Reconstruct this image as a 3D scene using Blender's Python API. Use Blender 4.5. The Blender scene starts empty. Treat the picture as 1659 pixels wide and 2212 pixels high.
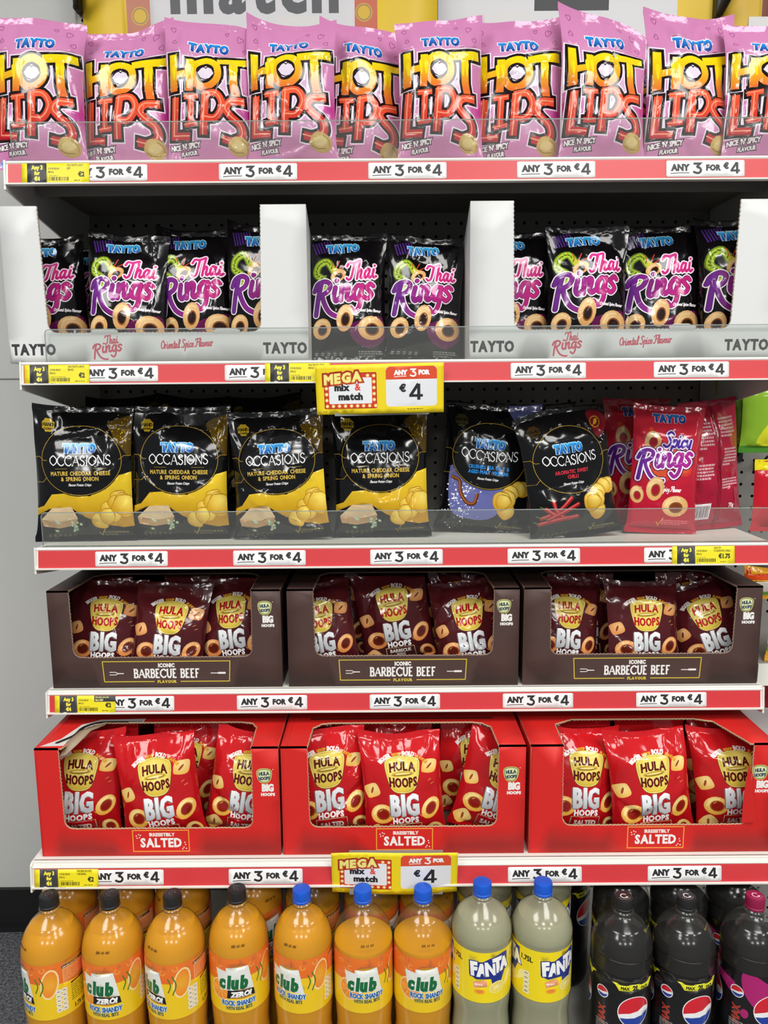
import bpy, math, random
import numpy as np
from mathutils import Vector, Matrix
from mathutils.geometry import delaunay_2d_cdt

SC = bpy.context.scene
COL = SC.collection

# ------------------------------------------------------------------ camera
IMG_W, IMG_H, FOCAL = 1659, 2212, 1661.0
CAM_POS = np.array([0.5905, -1.281, 1.26])
PITCH, YAW, ROLL = 0.156012, 0.00012, -0.007168
_f = np.array([math.sin(YAW) * math.cos(PITCH), math.cos(YAW) * math.cos(PITCH), -math.sin(PITCH)])
_r0 = np.array([math.cos(YAW), -math.sin(YAW), 0.0])
_u0 = np.cross(_r0, _f)
_r = math.cos(ROLL) * _r0 + math.sin(ROLL) * _u0
_u = -math.sin(ROLL) * _r0 + math.cos(ROLL) * _u0
cam_data = bpy.data.cameras.new('camera')
cam = bpy.data.objects.new('camera', cam_data)
COL.objects.link(cam)
cam_data.sensor_fit = 'AUTO'
cam_data.sensor_width = 36.0
cam_data.lens = FOCAL / IMG_H * 36.0
cam_data.clip_start = 0.02
cam.matrix_world = Matrix(((_r[0], _u[0], -_f[0], CAM_POS[0]), (_r[1], _u[1], -_f[1], CAM_POS[1]),
                           (_r[2], _u[2], -_f[2], CAM_POS[2]), (0, 0, 0, 1)))
SC.camera = cam


def at(px, py, Y):
    """the point of the photograph's pixel (px, py) on the upright plane at depth Y"""
    d = _f + _r * (px - IMG_W / 2) / FOCAL - _u * (py - IMG_H / 2) / FOCAL
    return CAM_POS + d * ((Y - CAM_POS[1]) / d[1])


# ------------------------------------------------------------------ light
SC.view_settings.view_transform = 'Standard'
SC.view_settings.look = 'None'
SC.view_settings.gamma = 1.0
SC.view_settings.use_curve_mapping = False
SC.view_settings.exposure = -0.16
world = bpy.data.worlds.new('shop_interior')
SC.world = world
world.use_nodes = True
bg = world.node_tree.nodes['Background']
bg.inputs[0].default_value = (0.92, 0.97, 1.0, 1)
bg.inputs[1].default_value = 0.25


def ceiling_panel(x, y, sx, sy, power):
    l = bpy.data.lights.new('ceiling_panel_light', 'AREA')
    l.shape = 'RECTANGLE'
    l.size, l.size_y, l.energy = sx, sy, power
    l.color = (1.0, 0.985, 0.95)
    o = bpy.data.objects.new('ceiling_panel_light', l)
    COL.objects.link(o)
    o.location = (x, y, 2.95)
    return o


for _y, _xs, _p in ((-1.65, (-0.95, 1.5, 3.95), 56), (-3.15, (-1.6, 0.55, 2.7), 34), (-5.9, (-1.6, 0.55, 2.7), 62)):
    for _x in _xs:
        ceiling_panel(_x, _y, *((1.1, 1.2) if _y > -2 else (0.58, 0.58)), _p)

try:
    SC.cycles.use_denoising = True
    SC.cycles.use_adaptive_sampling = False
    SC.cycles.max_bounces = 8
    SC.cycles.transparent_max_bounces = 16
    SC.cycles.caustics_reflective = False
    SC.cycles.caustics_refractive = False
    SC.cycles.sample_clamp_indirect = 4.0
except Exception:
    pass


# ------------------------------------------------------------------ colours and materials
def lin(c):
    return c / 12.92 if c <= 0.04045 else ((c + 0.055) / 1.055) ** 2.4


def C(h):
    return np.array([lin(int(h[i:i + 2], 16) / 255.0) for i in (0, 2, 4)])


def mix(a, b, t):
    t = np.clip(np.asarray(t), 0, 1)[:, None]
    return a[None] * (1 - t) + b[None] * t


def new_mat(name):
    m = bpy.data.materials.new(name)
    m.use_nodes = True
    return m, m.node_tree.nodes, m.node_tree.links, m.node_tree.nodes['Principled BSDF']


def plain(name, hexc, rough=0.5, metal=0.0, coat=0.0, noise=0.0, scale=60.0, bump=0.0, spec=0.5):
    m, n, l, b = new_mat(name)
    c = C(hexc)
    b.inputs['Base Color'].default_value = (*c, 1)
    b.inputs['Roughness'].default_value = rough
    b.inputs['Metallic'].default_value = metal
    b.inputs['Coat Weight'].default_value = coat
    b.inputs['Specular IOR Level'].default_value = spec
    if noise or bump:
        t = n.new('ShaderNodeTexCoord')
        z = n.new('ShaderNodeTexNoise')
        z.inputs['Scale'].default_value = scale
        z.inputs['Detail'].default_value = 4
        l.new(t.outputs['Object'], z.inputs['Vector'])
        if noise:
            r = n.new('ShaderNodeValToRGB')
            r.color_ramp.elements[0].position, r.color_ramp.elements[1].position = 0.35, 0.65
            r.color_ramp.elements[0].color = (*(c * (1 - noise)), 1)
            r.color_ramp.elements[1].color = (*np.minimum(c * (1 + noise), 1), 1)
            l.new(z.outputs['Fac'], r.inputs[0])
            l.new(r.outputs[0], b.inputs['Base Color'])
        if bump:
            u = n.new('ShaderNodeBump')
            u.inputs['Strength'].default_value = bump
            u.inputs['Distance'].default_value = 0.002
            l.new(z.outputs['Fac'], u.inputs['Height'])
            l.new(u.outputs[0], b.inputs['Normal'])
    return m


def printed(name, rough, coat=0.0, metal=0.0, spec=0.5, bump=0.0, scale=200.0, coat_rough=0.05):
    """a sheet whose ink colour is stored per corner in the attribute 'ink'"""
    m, n, l, b = new_mat(name)
    a = n.new('ShaderNodeAttribute')
    a.attribute_name = 'ink'
    l.new(a.outputs['Color'], b.inputs['Base Color'])
    b.inputs['Roughness'].default_value = rough
    b.inputs['Metallic'].default_value = metal
    b.inputs['Coat Weight'].default_value = coat
    b.inputs['Coat Roughness'].default_value = coat_rough
    b.inputs['Specular IOR Level'].default_value = spec
    if bump:
        t = n.new('ShaderNodeTexCoord')
        z = n.new('ShaderNodeTexNoise')
        z.inputs['Scale'].default_value = scale
        l.new(t.outputs['Object'], z.inputs['Vector'])
        u = n.new('ShaderNodeBump')
        u.inputs['Strength'].default_value = bump
        u.inputs['Distance'].default_value = 0.001
        l.new(z.outputs['Fac'], u.inputs['Height'])
        l.new(u.outputs[0], b.inputs['Normal'])
    return m


def clear_plastic(name, tint, haze, haze_col, rough=0.03, ior=1.45):
    """thin clear sheet: see-through with a surface reflection and a little pale diffuse colour mixed in"""
    m, n, l, b = new_mat(name)
    n.remove(b)
    out = n['Material Output']
    tr = n.new('ShaderNodeBsdfTransparent')
    tr.inputs[0].default_value = (*C(tint), 1)
    df = n.new('ShaderNodeBsdfDiffuse')
    df.inputs[0].default_value = (*C(haze_col), 1)
    gl = n.new('ShaderNodeBsdfGlossy')
    gl.inputs['Roughness'].default_value = rough
    m1, m2 = n.new('ShaderNodeMixShader'), n.new('ShaderNodeMixShader')
    m1.inputs[0].default_value = haze
    l.new(tr.outputs[0], m1.inputs[1])
    l.new(df.outputs[0], m1.inputs[2])
    # reflectance of a thin sheet, the same from both of its sides: F0 + (1 - F0) (1 - cos)^5
    f0 = ((ior - 1) / (ior + 1)) ** 2
    lw, pw, ma = n.new('ShaderNodeLayerWeight'), n.new('ShaderNodeMath'), n.new('ShaderNodeMath')
    lw.inputs['Blend'].default_value = 0.5
    pw.operation, ma.operation = 'POWER', 'MULTIPLY_ADD'
    pw.inputs[1].default_value = 5.0
    ma.inputs[1].default_value, ma.inputs[2].default_value = 1 - f0, f0
    l.new(lw.outputs['Facing'], pw.inputs[0])
    l.new(pw.outputs[0], ma.inputs[0])
    l.new(ma.outputs[0], m2.inputs[0])
    l.new(m1.outputs[0], m2.inputs[1])
    l.new(gl.outputs[0], m2.inputs[2])
    l.new(m2.outputs[0], out.inputs[0])
    return m


M = dict(
    foil=printed('printed_film_bag', 0.12, spec=0.5),
    card=printed('printed_carton', 0.55, bump=0.08, scale=120),
    paper=printed('printed_paper', 0.5),
    vinyl=printed('printed_bottle_sleeve', 0.3, coat=0.3),
    white_metal=plain('white_painted_steel', 'E4E2DA', 0.35),
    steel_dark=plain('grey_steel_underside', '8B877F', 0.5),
    peg=plain('grey_painted_pegboard', '8A8782', 0.5),
    hole=plain('painted_hole_shade', '0C0C0C', 0.9),
    rail_red=plain('red_insert_strip', 'D03A3F', 0.4),
    wall=plain('grey_wall_paint', 'C4C5C2', 0.7, noise=0.015, scale=3),
    skirting=plain('black_skirting', '101011', 0.45),
    groove=plain('grey_joint', '8F908D', 0.7),
    floor=plain('speckled_dark_vinyl', '55565A', 0.6, noise=0.75, scale=190, bump=0.2),
    acrylic=clear_plastic('clear_acrylic', 'F6F8F6', 0.10, 'C8CAC6', ior=1.5),  # pale haze colour stands in for the bright aisle reflected in the risers
    acrylic_edge=clear_plastic('acrylic_edge', 'C9D2CC', 0.35, 'D5DDD8'),
    pet=clear_plastic('clear_bottle_plastic', 'F6F6F2', 0.02, 'F2F2EE', rough=0.16, ior=1.62),
    juice=plain('orange_drink', 'E69E02', 0.6, spec=0.0),
    lemon=plain('cloudy_lemon_drink', 'A8A88C', 0.6, spec=0.0),
    cola=plain('cola_drink', '0A0706', 0.6, spec=0.0),
    cap_black=plain('black_cap_plastic', '1C1C1D', 0.45),
    cap_blue=plain('blue_cap_plastic', '1557C8', 0.4),
    cap_pink=plain('magenta_cap_plastic', '8C1542', 0.4),
    cap_print=plain('white_cap_print', 'D5D5D5', 0.6),
    wire=plain('dark_wire', '2B2B2B', 0.4, metal=0.6),
)


# ------------------------------------------------------------------ object helpers
def prop(o, label=None, cat=None, group=None, kind=None):
    if label: o['label'] = label
    if cat: o['category'] = cat
    if group: o['group'] = group
    if kind: o['kind'] = kind
    return o


def empty(name, loc, label=None, cat=None, group=None, rot=(0, 0, 0)):
    o = bpy.data.objects.new(name, None)
    o.empty_display_size = 0.02
    COL.objects.link(o)
    o.location = [float(v) for v in loc]
    o.rotation_euler = rot
    return prop(o, label, cat, group)


def mesh_obj(name, V, F, mat, parent=None, ink=None, smooth=False, loc=None, mats=None, midx=None):
    """V (N,3); F list of faces or (M,3) array; ink: per-corner colours or one colour"""
    me = bpy.data.meshes.new(name)
    V = np.asarray(V, dtype=np.float32)
    if isinstance(F, np.ndarray) and F.ndim == 2:
        n, k = F.shape
        me.vertices.add(len(V))
        me.vertices.foreach_set('co', V.ravel())
        me.loops.add(n * k)
        me.loops.foreach_set('vertex_index', F.astype(np.int32).ravel())
        me.polygons.add(n)
        me.polygons.foreach_set('loop_start', np.arange(0, n * k, k, dtype=np.int32))
        me.update(calc_edges=True)
    else:
        me.from_pydata([tuple(map(float, v)) for v in V], [], [tuple(int(i) for i in f) for f in F])
        me.update()
    if ink is not None:
        a = me.color_attributes.new('ink', 'FLOAT_COLOR', 'CORNER')
        nl = len(me.loops)
        arr = np.ones((nl, 4), dtype=np.float32)
        arr[:, :3] = ink
        a.data.foreach_set('color', arr.ravel())
    if smooth:
        me.polygons.foreach_set('use_smooth', np.ones(len(me.polygons), dtype=bool))
    for mm in (mats or [mat]):
        me.materials.append(mm)
    if midx is not None:
        me.polygons.foreach_set('material_index', np.asarray(midx, dtype=np.int32))
    o = bpy.data.objects.new(name, me)
    COL.objects.link(o)
    if parent is not None: o.parent = parent
    if loc is not None: o.location = [float(v) for v in loc]
    return o


class MB:
    """collects boxes and tubes into one mesh"""

    def __init__(s):
        s.V, s.F = [], []

    def box(s, x0, x1, y0, y1, z0, z1):
        b = len(s.V)
        s.V += [(x, y, z) for z in (z0, z1) for y in (y0, y1) for x in (x0, x1)]
        s.F += [tuple(b + i for i in f) for f in
                ((0, 2, 3, 1), (4, 5, 7, 6), (0, 1, 5, 4), (2, 6, 7, 3), (0, 4, 6, 2), (1, 3, 7, 5))]
        return s

    def prism(s, poly, x0, x1):
        """poly of (y, z) points swept from x0 to x1"""
        b, n = len(s.V), len(poly)
        s.V += [(x0, y, z) for y, z in poly] + [(x1, y, z) for y, z in poly]
        s.F += [tuple(b + i for i in range(n))[::-1], tuple(b + n + i for i in range(n))]
        s.F += [(b + i, b + (i + 1) % n, b + n + (i + 1) % n, b + n + i) for i in range(n)]
        return s

    def tube(s, pts, r, seg=8):
        pts = [Vector(p) for p in pts]
        b = len(s.V)
        for i, p in enumerate(pts):
            d = (pts[min(i + 1, len(pts) - 1)] - pts[max(i - 1, 0)]).normalized()
            a = d.orthogonal().normalized()
            c = d.cross(a)
            for k in range(seg):
                t = 2 * math.pi * k / seg
                s.V.append(tuple(p + (a * math.cos(t) + c * math.sin(t)) * r))
        for i in range(len(pts) - 1):
            for k in range(seg):
                s.F.append((b + i * seg + k, b + i * seg + (k + 1) % seg, b + (i + 1) * seg + (k + 1) % seg, b + (i + 1) * seg + k))
        s.F.append(tuple(b + k for k in range(seg))[::-1])
        s.F.append(tuple(b + (len(pts) - 1) * seg + k for k in range(seg)))
        return s

    def lathe(s, prof, seg=40, cap_bottom=True, cap_top=True):
        b = len(s.V)
        for r, z in prof:
            for k in range(seg):
                t = 2 * math.pi * k / seg
                s.V.append((r * math.sin(t), -r * math.cos(t), z))
        for i in range(len(prof) - 1):
            for k in range(seg):
                s.F.append((b + i * seg + k, b + i * seg + (k + 1) % seg, b + (i + 1) * seg + (k + 1) % seg, b + (i + 1) * seg + k))
        if cap_bottom: s.F.append(tuple(b + k for k in range(seg))[::-1])
        if cap_top: s.F.append(tuple(b + (len(prof) - 1) * seg + k for k in range(seg)))
        return s

    def build(s, name, mat, parent=None, loc=None, smooth=False, ink=None, bevel=0.0, angle=None):
        o = mesh_obj(name, s.V, s.F, mat, parent, ink=ink, loc=loc, smooth=smooth)
        if bevel:
            mo = o.modifiers.new('bevel', 'BEVEL')
            mo.width, mo.segments = bevel, 2
            mo.limit_method = 'ANGLE'
        if angle:
            try:
                o.data.set_sharp_from_angle(angle=math.radians(angle))
            except Exception:
                pass
        return o


def tree_copy(o, parent=None):
    c = o.copy()
    COL.objects.link(c)
    if parent is not None: c.parent = parent
    for ch in list(o.children): tree_copy(ch, c)
    return c


# ------------------------------------------------------------------ flat print: shapes, lettering, layers
def catmull(pts, n=5, closed=False):
    P = np.asarray(pts, float)
    if len(P) < 3: return P
    if closed:
        Q = np.vstack([P[-1], P, P[0], P[1]])
    else:
        Q = np.vstack([2 * P[0] - P[1], P, 2 * P[-1] - P[-2]])
    out = []
    for i in range(1, len(Q) - 2):
        p0, p1, p2, p3 = Q[i - 1], Q[i], Q[i + 1], Q[i + 2]
        for k in range(n):
            t = k / n
            out.append(0.5 * ((2 * p1) + (-p0 + p2) * t + (2 * p0 - 5 * p1 + 4 * p2 - p3) * t * t + (-p0 + 3 * p1 - 3 * p2 + p3) * t ** 3))
    if not closed: out.append(P[-1])
    return np.array(out)


def area(L):
    x, y = L[:, 0], L[:, 1]
    return 0.5 * float(np.sum(x * np.roll(y, -1) - np.roll(x, -1) * y))


def offset(L, d):
    """grow a closed loop (counter-clockwise = outwards) by d"""
    keep = np.linalg.norm(L - np.roll(L, 1, 0), axis=1) > 1e-4
    L = L[keep]
    if len(L) < 3: return L
    e = np.roll(L, -1, 0) - L
    e /= np.maximum(np.linalg.norm(e, axis=1), 1e-9)[:, None]
    nrm = np.stack([e[:, 1], -e[:, 0]], 1)
    a = nrm + np.roll(nrm, 1, 0)
    ln2 = np.maximum((a * a).sum(1), 0.5)
    return L + a * (2 * d / ln2)[:, None]


def ribbon(P, w, cap='round', closed=False):
    P = np.asarray(P, float)
    h = w / 2
    if closed:
        if area(P) < 0: P = P[::-1]
        return [offset(P, h), offset(P, -h)[::-1]]
    d = np.gradient(P, axis=0)
    d /= np.maximum(np.linalg.norm(d, axis=1), 1e-9)[:, None]
    if len(P) > 2:      # sharp corners of straight polylines: mitre
        s = np.diff(P, axis=0)
        s /= np.maximum(np.linalg.norm(s, axis=1), 1e-9)[:, None]
        nn = np.stack([-s[:, 1], s[:, 0]], 1)
        n = np.vstack([nn[:1], nn[:-1] + nn[1:], nn[-1:]])
        l2 = np.maximum((n * n).sum(1), 0.6)
        n = n * (2 / l2)[:, None]
        n[0], n[-1] = nn[0], nn[-1]
    else:
        n = np.stack([-d[:, 1], d[:, 0]], 1)
    left, right = P + n * h, P - n * h
    if cap == 'round':
        k = 4
        def arc(c, v):
            return np.array([c + h * (v * math.cos(math.pi * i / k) + np.array([v[1], -v[0]]) * math.sin(math.pi * i / k)) for i in range(1, k)])
        a = arc(P[-1], n[-1])
        b = arc(P[0], -n[0])
        L = np.vstack([left, a, right[::-1], b])
    else:
        L = np.vstack([left, right[::-1]])
    return [L[::-1]]


class Shape:
    def __init__(s, loops=None, strokes=None):
        s.loops = [np.asarray(l, float) for l in (loops or [])]
        s.strokes = strokes or []      # (points, width, cap, closed)

    def __add__(s, o):
        return Shape(s.loops + o.loops, s.strokes + o.strokes)

    def grow(s, d=0.0):
        out = [offset(l, d) if d else l for l in s.loops]
        for P, w, cap, cl in s.strokes:
            if w + 2 * d <= 0: continue
            Q = P
            if cap != 'round' and d and not cl:
                Q = np.array(P, float)
                a, b = Q[0] - Q[1], Q[-1] - Q[-2]
                Q[0] = Q[0] + a / max(np.linalg.norm(a), 1e-9) * d
                Q[-1] = Q[-1] + b / max(np.linalg.norm(b), 1e-9) * d
            out += ribbon(Q, w + 2 * d, cap, cl)
        return out

    def map(s, fn):
        return Shape([fn(l) for l in s.loops], [(fn(np.asarray(P, float)), w, c, cl) for P, w, c, cl in s.strokes])

    def move(s, dx, dy):
        return s.map(lambda p: p + np.array([dx, dy]))

    def rot(s, deg, cx, cy):
        a = math.radians(deg)
        R = np.array([[math.cos(a), -math.sin(a)], [math.sin(a), math.cos(a)]])
        return s.map(lambda p: (p - [cx, cy]) @ R.T + [cx, cy])


_gl = {}


def glyphs(txt, res=3):
    """outlines of a line of text in the built-in font, unit size"""
    key = (txt, res)
    if key in _gl: return _gl[key]
    cu = bpy.data.curves.new('t', 'FONT')
    cu.body = txt
    cu.resolution_u = res
    o = bpy.data.objects.new('t', cu)
    COL.objects.link(o)
    c2 = o.to_curve(bpy.context.evaluated_depsgraph_get())
    loops = []
    for sp in c2.splines:
        b = sp.bezier_points
        L = []
        for i in range(len(b)):
            p0, p3 = b[i], b[(i + 1) % len(b)]
            a, h1, h2, e = (np.array(v[:2]) for v in (p0.co, p0.handle_right, p3.handle_left, p3.co))
            straight = abs(np.cross(h1 - a, e - a)) < 1e-4 and abs(np.cross(h2 - a, e - a)) < 1e-4
            for k in range(1 if straight else res):
                t = k / res
                L.append((1 - t) ** 3 * a + 3 * (1 - t) ** 2 * t * h1 + 3 * (1 - t) * t * t * h2 + t ** 3 * e)
        if len(L) > 2: loops.append(np.array(L))
    o.to_curve_clear()
    bpy.data.objects.remove(o)
    bpy.data.curves.remove(cu)
    for i, L in enumerate(loops):     # outlines counter-clockwise, counters clockwise
        depth = sum(1 for j, o2 in enumerate(loops) if j != i and inside([o2], L[:1])[0] != 0)
        if (area(L) < 0) != (depth % 2 == 1): loops[i] = L[::-1]
    _gl[key] = loops
    return loops


def T(txt, x, y, h, sx=1.0, bold=0.0, align='c', shear=0.0, rot=0.0, res=2, track=0.0):
    """a line of capitals of height h with its baseline at y"""
    k = h / 0.70
    if track:
        loops, cx = [], 0.0
        for ch in txt:
            if ch == ' ':
                cx += 0.3 + track
                continue
            g = glyphs(ch, res)
            x0 = min(l[:, 0].min() for l in g)
            x1 = max(l[:, 0].max() for l in g)
            loops += [l + [cx - x0, 0] for l in g]
            cx += x1 - x0 + track
    else:
        loops = glyphs(txt, res)
    L = [l * [k * sx, k] for l in loops]
    x0 = min(l[:, 0].min() for l in L)
    x1 = max(l[:, 0].max() for l in L)
    dx = {'c': -(x0 + x1) / 2, 'l': -x0, 'r': -x1}[align]
    L = [l + [dx, 0] for l in L]
    if shear: L = [np.stack([l[:, 0] + shear * l[:, 1], l[:, 1]], 1) for l in L]
    if bold: L = [offset(l, bold) for l in L]
    s = Shape(L)
    if rot: s = s.rot(rot, 0, 0)
    return s.move(x, y)


def arch(shape, cx, cy, R, x0):
    """bend a straight line of text (baseline y=0, centred on x0) over a circle"""
    def fn(p):
        a = (p[:, 0] - x0) / R
        r = R + p[:, 1]
        return np.stack([cx + r * np.sin(a), cy + r * np.cos(a)], 1)
    return shape.map(fn)


def St(pts, w, smooth=True, cap='round', closed=False, n=4):
    P = catmull(pts, n, closed) if smooth else np.asarray(pts, float)
    return Shape(strokes=[(P, w, cap, closed)])


def Po(pts, smooth=False, n=4):
    P = catmull(pts, n, True) if smooth else np.asarray(pts, float)
    return Shape([P if area(P) > 0 else P[::-1]])


def El(cx, cy, rx, ry=None, rot=0.0, n=20):
    ry = rx if ry is None else ry
    t = np.arange(n) * 2 * math.pi / n
    s = Shape([np.stack([cx + rx * np.cos(t), cy + ry * np.sin(t)], 1)])
    return s.rot(rot, cx, cy) if rot else s


def Re(x0, y0, x1, y1, r=0.0):
    if not r: return Shape([np.array([[x0, y0], [x1, y0], [x1, y1], [x0, y1]], float)])
    P = []
    for cx, cy, a0 in ((x1 - r, y0 + r, -90), (x1 - r, y1 - r, 0), (x0 + r, y1 - r, 90), (x0 + r, y0 + r, 180)):
        for k in range(5):
            a = math.radians(a0 + 22.5 * k)
            P.append((cx + r * math.cos(a), cy + r * math.sin(a)))
    return Shape([np.array(P)])


def vgrad(c0, c1, y0, y1):
    c0, c1 = C(c0), C(c1)
    return lambda p: mix(c0, c1, (p[:, 1] - y0) / (y1 - y0))


def rgrad(c0, c1, cx, cy, r0, r1, ky=1.0):
    c0, c1 = C(c0), C(c1)
    return lambda p: mix(c0, c1, (np.hypot(p[:, 0] - cx, (p[:, 1] - cy) * ky) - r0) / (r1 - r0))


def inside(loops, P):
    """winding number of every point"""
    w = np.zeros(len(P), int)
    for L in loops:
        lo, hi = L.min(0), L.max(0)
        m = np.where((P[:, 0] >= lo[0]) & (P[:, 0] <= hi[0]) & (P[:, 1] >= lo[1]) & (P[:, 1] <= hi[1]))[0]
        if len(m) == 0: continue
        A, B = L, np.roll(L, -1, 0)
        q = P[m]
        for s in range(0, len(m), 4000):
            qq = q[s:s + 4000]
            y = qq[:, 1][:, None]
            up = (A[:, 1][None] <= y) & (B[:, 1][None] > y)
            dn = (A[:, 1][None] > y) & (B[:, 1][None] <= y)
            cr = (B[:, 0] - A[:, 0])[None] * (y - A[:, 1][None]) - (qq[:, 0][:, None] - A[:, 0][None]) * (B[:, 1] - A[:, 1])[None]
            w[m[s:s + 4000]] += (up & (cr > 0)).sum(1) - (dn & (cr < 0)).sum(1)
    return w


class Art:
    """layers of print on a w x h mm sheet, compiled into one flat triangle mesh with ink colours"""

    def __init__(s, w, h, base, grid=4.0, back='808080'):
        s.w, s.h, s.base, s.grid, s.back = w, h, base, grid, C(back)
        s.layers, s.lines, s.done, s.only = [], [], None, None

    def add(s, shape, col, d=0.0):
        s.layers.append((shape.grow(d), col))
        return s

    def out(s, shape, col, *rings):
        """rings: (width, colour) from the outermost in"""
        for d, c in rings: s.add(shape, c, d)
        return s.add(shape, col)

    def _col(s, col, P):
        if callable(col): return col(P)
        return np.repeat(C(col)[None], len(P), 0)

    def compile(s):
        if s.done: return s.done
        V, E = [], []
        def poly(L, closed=True):
            b = len(V)
            V.extend(L.tolist())
            n = len(L)
            E.extend([(b + i, b + (i + 1) % n) for i in range(n if closed else n - 1)])
        nx, ny = max(2, int(s.w / s.grid)), max(2, int(s.h / s.grid))
        xs, ys = np.linspace(0, s.w, nx + 1), np.linspace(0, s.h, ny + 1)
        border = np.array([(x, 0) for x in xs[:-1]] + [(s.w, y) for y in ys[:-1]] + [(x, s.h) for x in xs[:0:-1]] + [(0, y) for y in ys[:0:-1]])
        poly(border)
        for yl in s.lines: poly(np.array([(x, yl) for x in xs]), False)
        for loops, col in s.layers + ([(s.only.grow(0), None)] if s.only is not None else []):
            for L in loops:
                L = np.clip(np.round(L, 2), [0, 0], [s.w, s.h])
                k = np.linalg.norm(L - np.roll(L, 1, 0), axis=1) > 0.02
                L = L[k]
                if len(L) > 2: poly(L)
        rnd = np.random.RandomState(5)
        G = [(x + rnd.uniform(-.3, .3) * s.grid, y + rnd.uniform(-.3, .3) * s.grid) for x in xs[1:-1] for y in ys[1:-1]]
        V.extend(G)
        r = delaunay_2d_cdt([Vector(v) for v in V], E, [], 0, 1e-3)
        P = np.array([(v.x, v.y) for v in r[0]])
        F = np.array([f for f in r[2] if len(f) == 3], dtype=np.int64)
        a = P[F]
        ar = (a[:, 1, 0] - a[:, 0, 0]) * (a[:, 2, 1] - a[:, 0, 1]) - (a[:, 2, 0] - a[:, 0, 0]) * (a[:, 1, 1] - a[:, 0, 1])
        F[ar < 0] = F[ar < 0][:, ::-1]
        F = F[np.abs(ar) > 1e-5]
        cen = P[F].mean(1)
        ink = s._col(s.base, P[F].reshape(-1, 2)).reshape(-1, 3, 3)
        keep = np.ones(len(F), bool)
        if s.only is not None: keep &= inside(s.only.grow(0), cen) != 0
        for loops, col in s.layers:
            loops = [np.clip(l, [-1e3, -1e3], [1e3, 1e3]) for l in loops]
            m = inside(loops, cen) != 0
            if not m.any(): continue
            if col is None:
                keep &= ~m
            else:
                ink[m] = s._col(col, P[F[m]].reshape(-1, 2)).reshape(-1, 3, 3)
        s.done = (P, F[keep], ink[keep])
        return s.done


def subset(P, F):
    u, inv = np.unique(F, return_inverse=True)
    return P[u], inv.reshape(F.shape)


def sheet(name, art, mat, fn, parent=None, thick=0.0, edge='B79E79', backcol=None, smooth=False, sel=None):
    """an Art as a panel: fn maps (N,2) mm to (N,3) m and (N,3) m normals; thick gives it a second face and rims"""
    P, F, ink = art.compile()
    if sel is not None:
        m = sel(P[F].mean(1))
        F, ink = F[m], ink[m]
    P, F = subset(P, F)
    X, N = fn(P)
    V, FF, I = X, F, ink
    if thick:
        n = len(P)
        ed = {}
        for f in F:
            for i in range(3):
                a, b = int(f[i]), int(f[(i + 1) % 3])
                if (b, a) in ed: del ed[(b, a)]
                else: ed[(a, b)] = 1
        rim = np.array([[(a, b, b + n), (a, b + n, a + n)] for a, b in ed]).reshape(-1, 3)[:, ::-1]
        V = np.vstack([X, X - N * thick])
        FF = np.vstack([F, F[:, ::-1] + n, rim])
        bc = art.back if backcol is None else C(backcol)
        I = np.concatenate([ink, np.repeat(bc[None, None], len(F), 0).repeat(3, 1), np.repeat(C(edge)[None, None], len(rim), 0).repeat(3, 1)])
    return mesh_obj(name, V, FF, mat, parent, ink=I.reshape(-1, 3), smooth=smooth)


def flat_front(x0=0.0, z0=0.0, y=0.0):
    """a sheet facing the shopper (-y)"""
    def fn(P):
        X = np.stack([x0 + P[:, 0] / 1e3, np.full(len(P), y), z0 + P[:, 1] / 1e3], 1)
        return X, np.repeat(np.array([[0.0, -1.0, 0.0]]), len(P), 0)
    return fn

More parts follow.
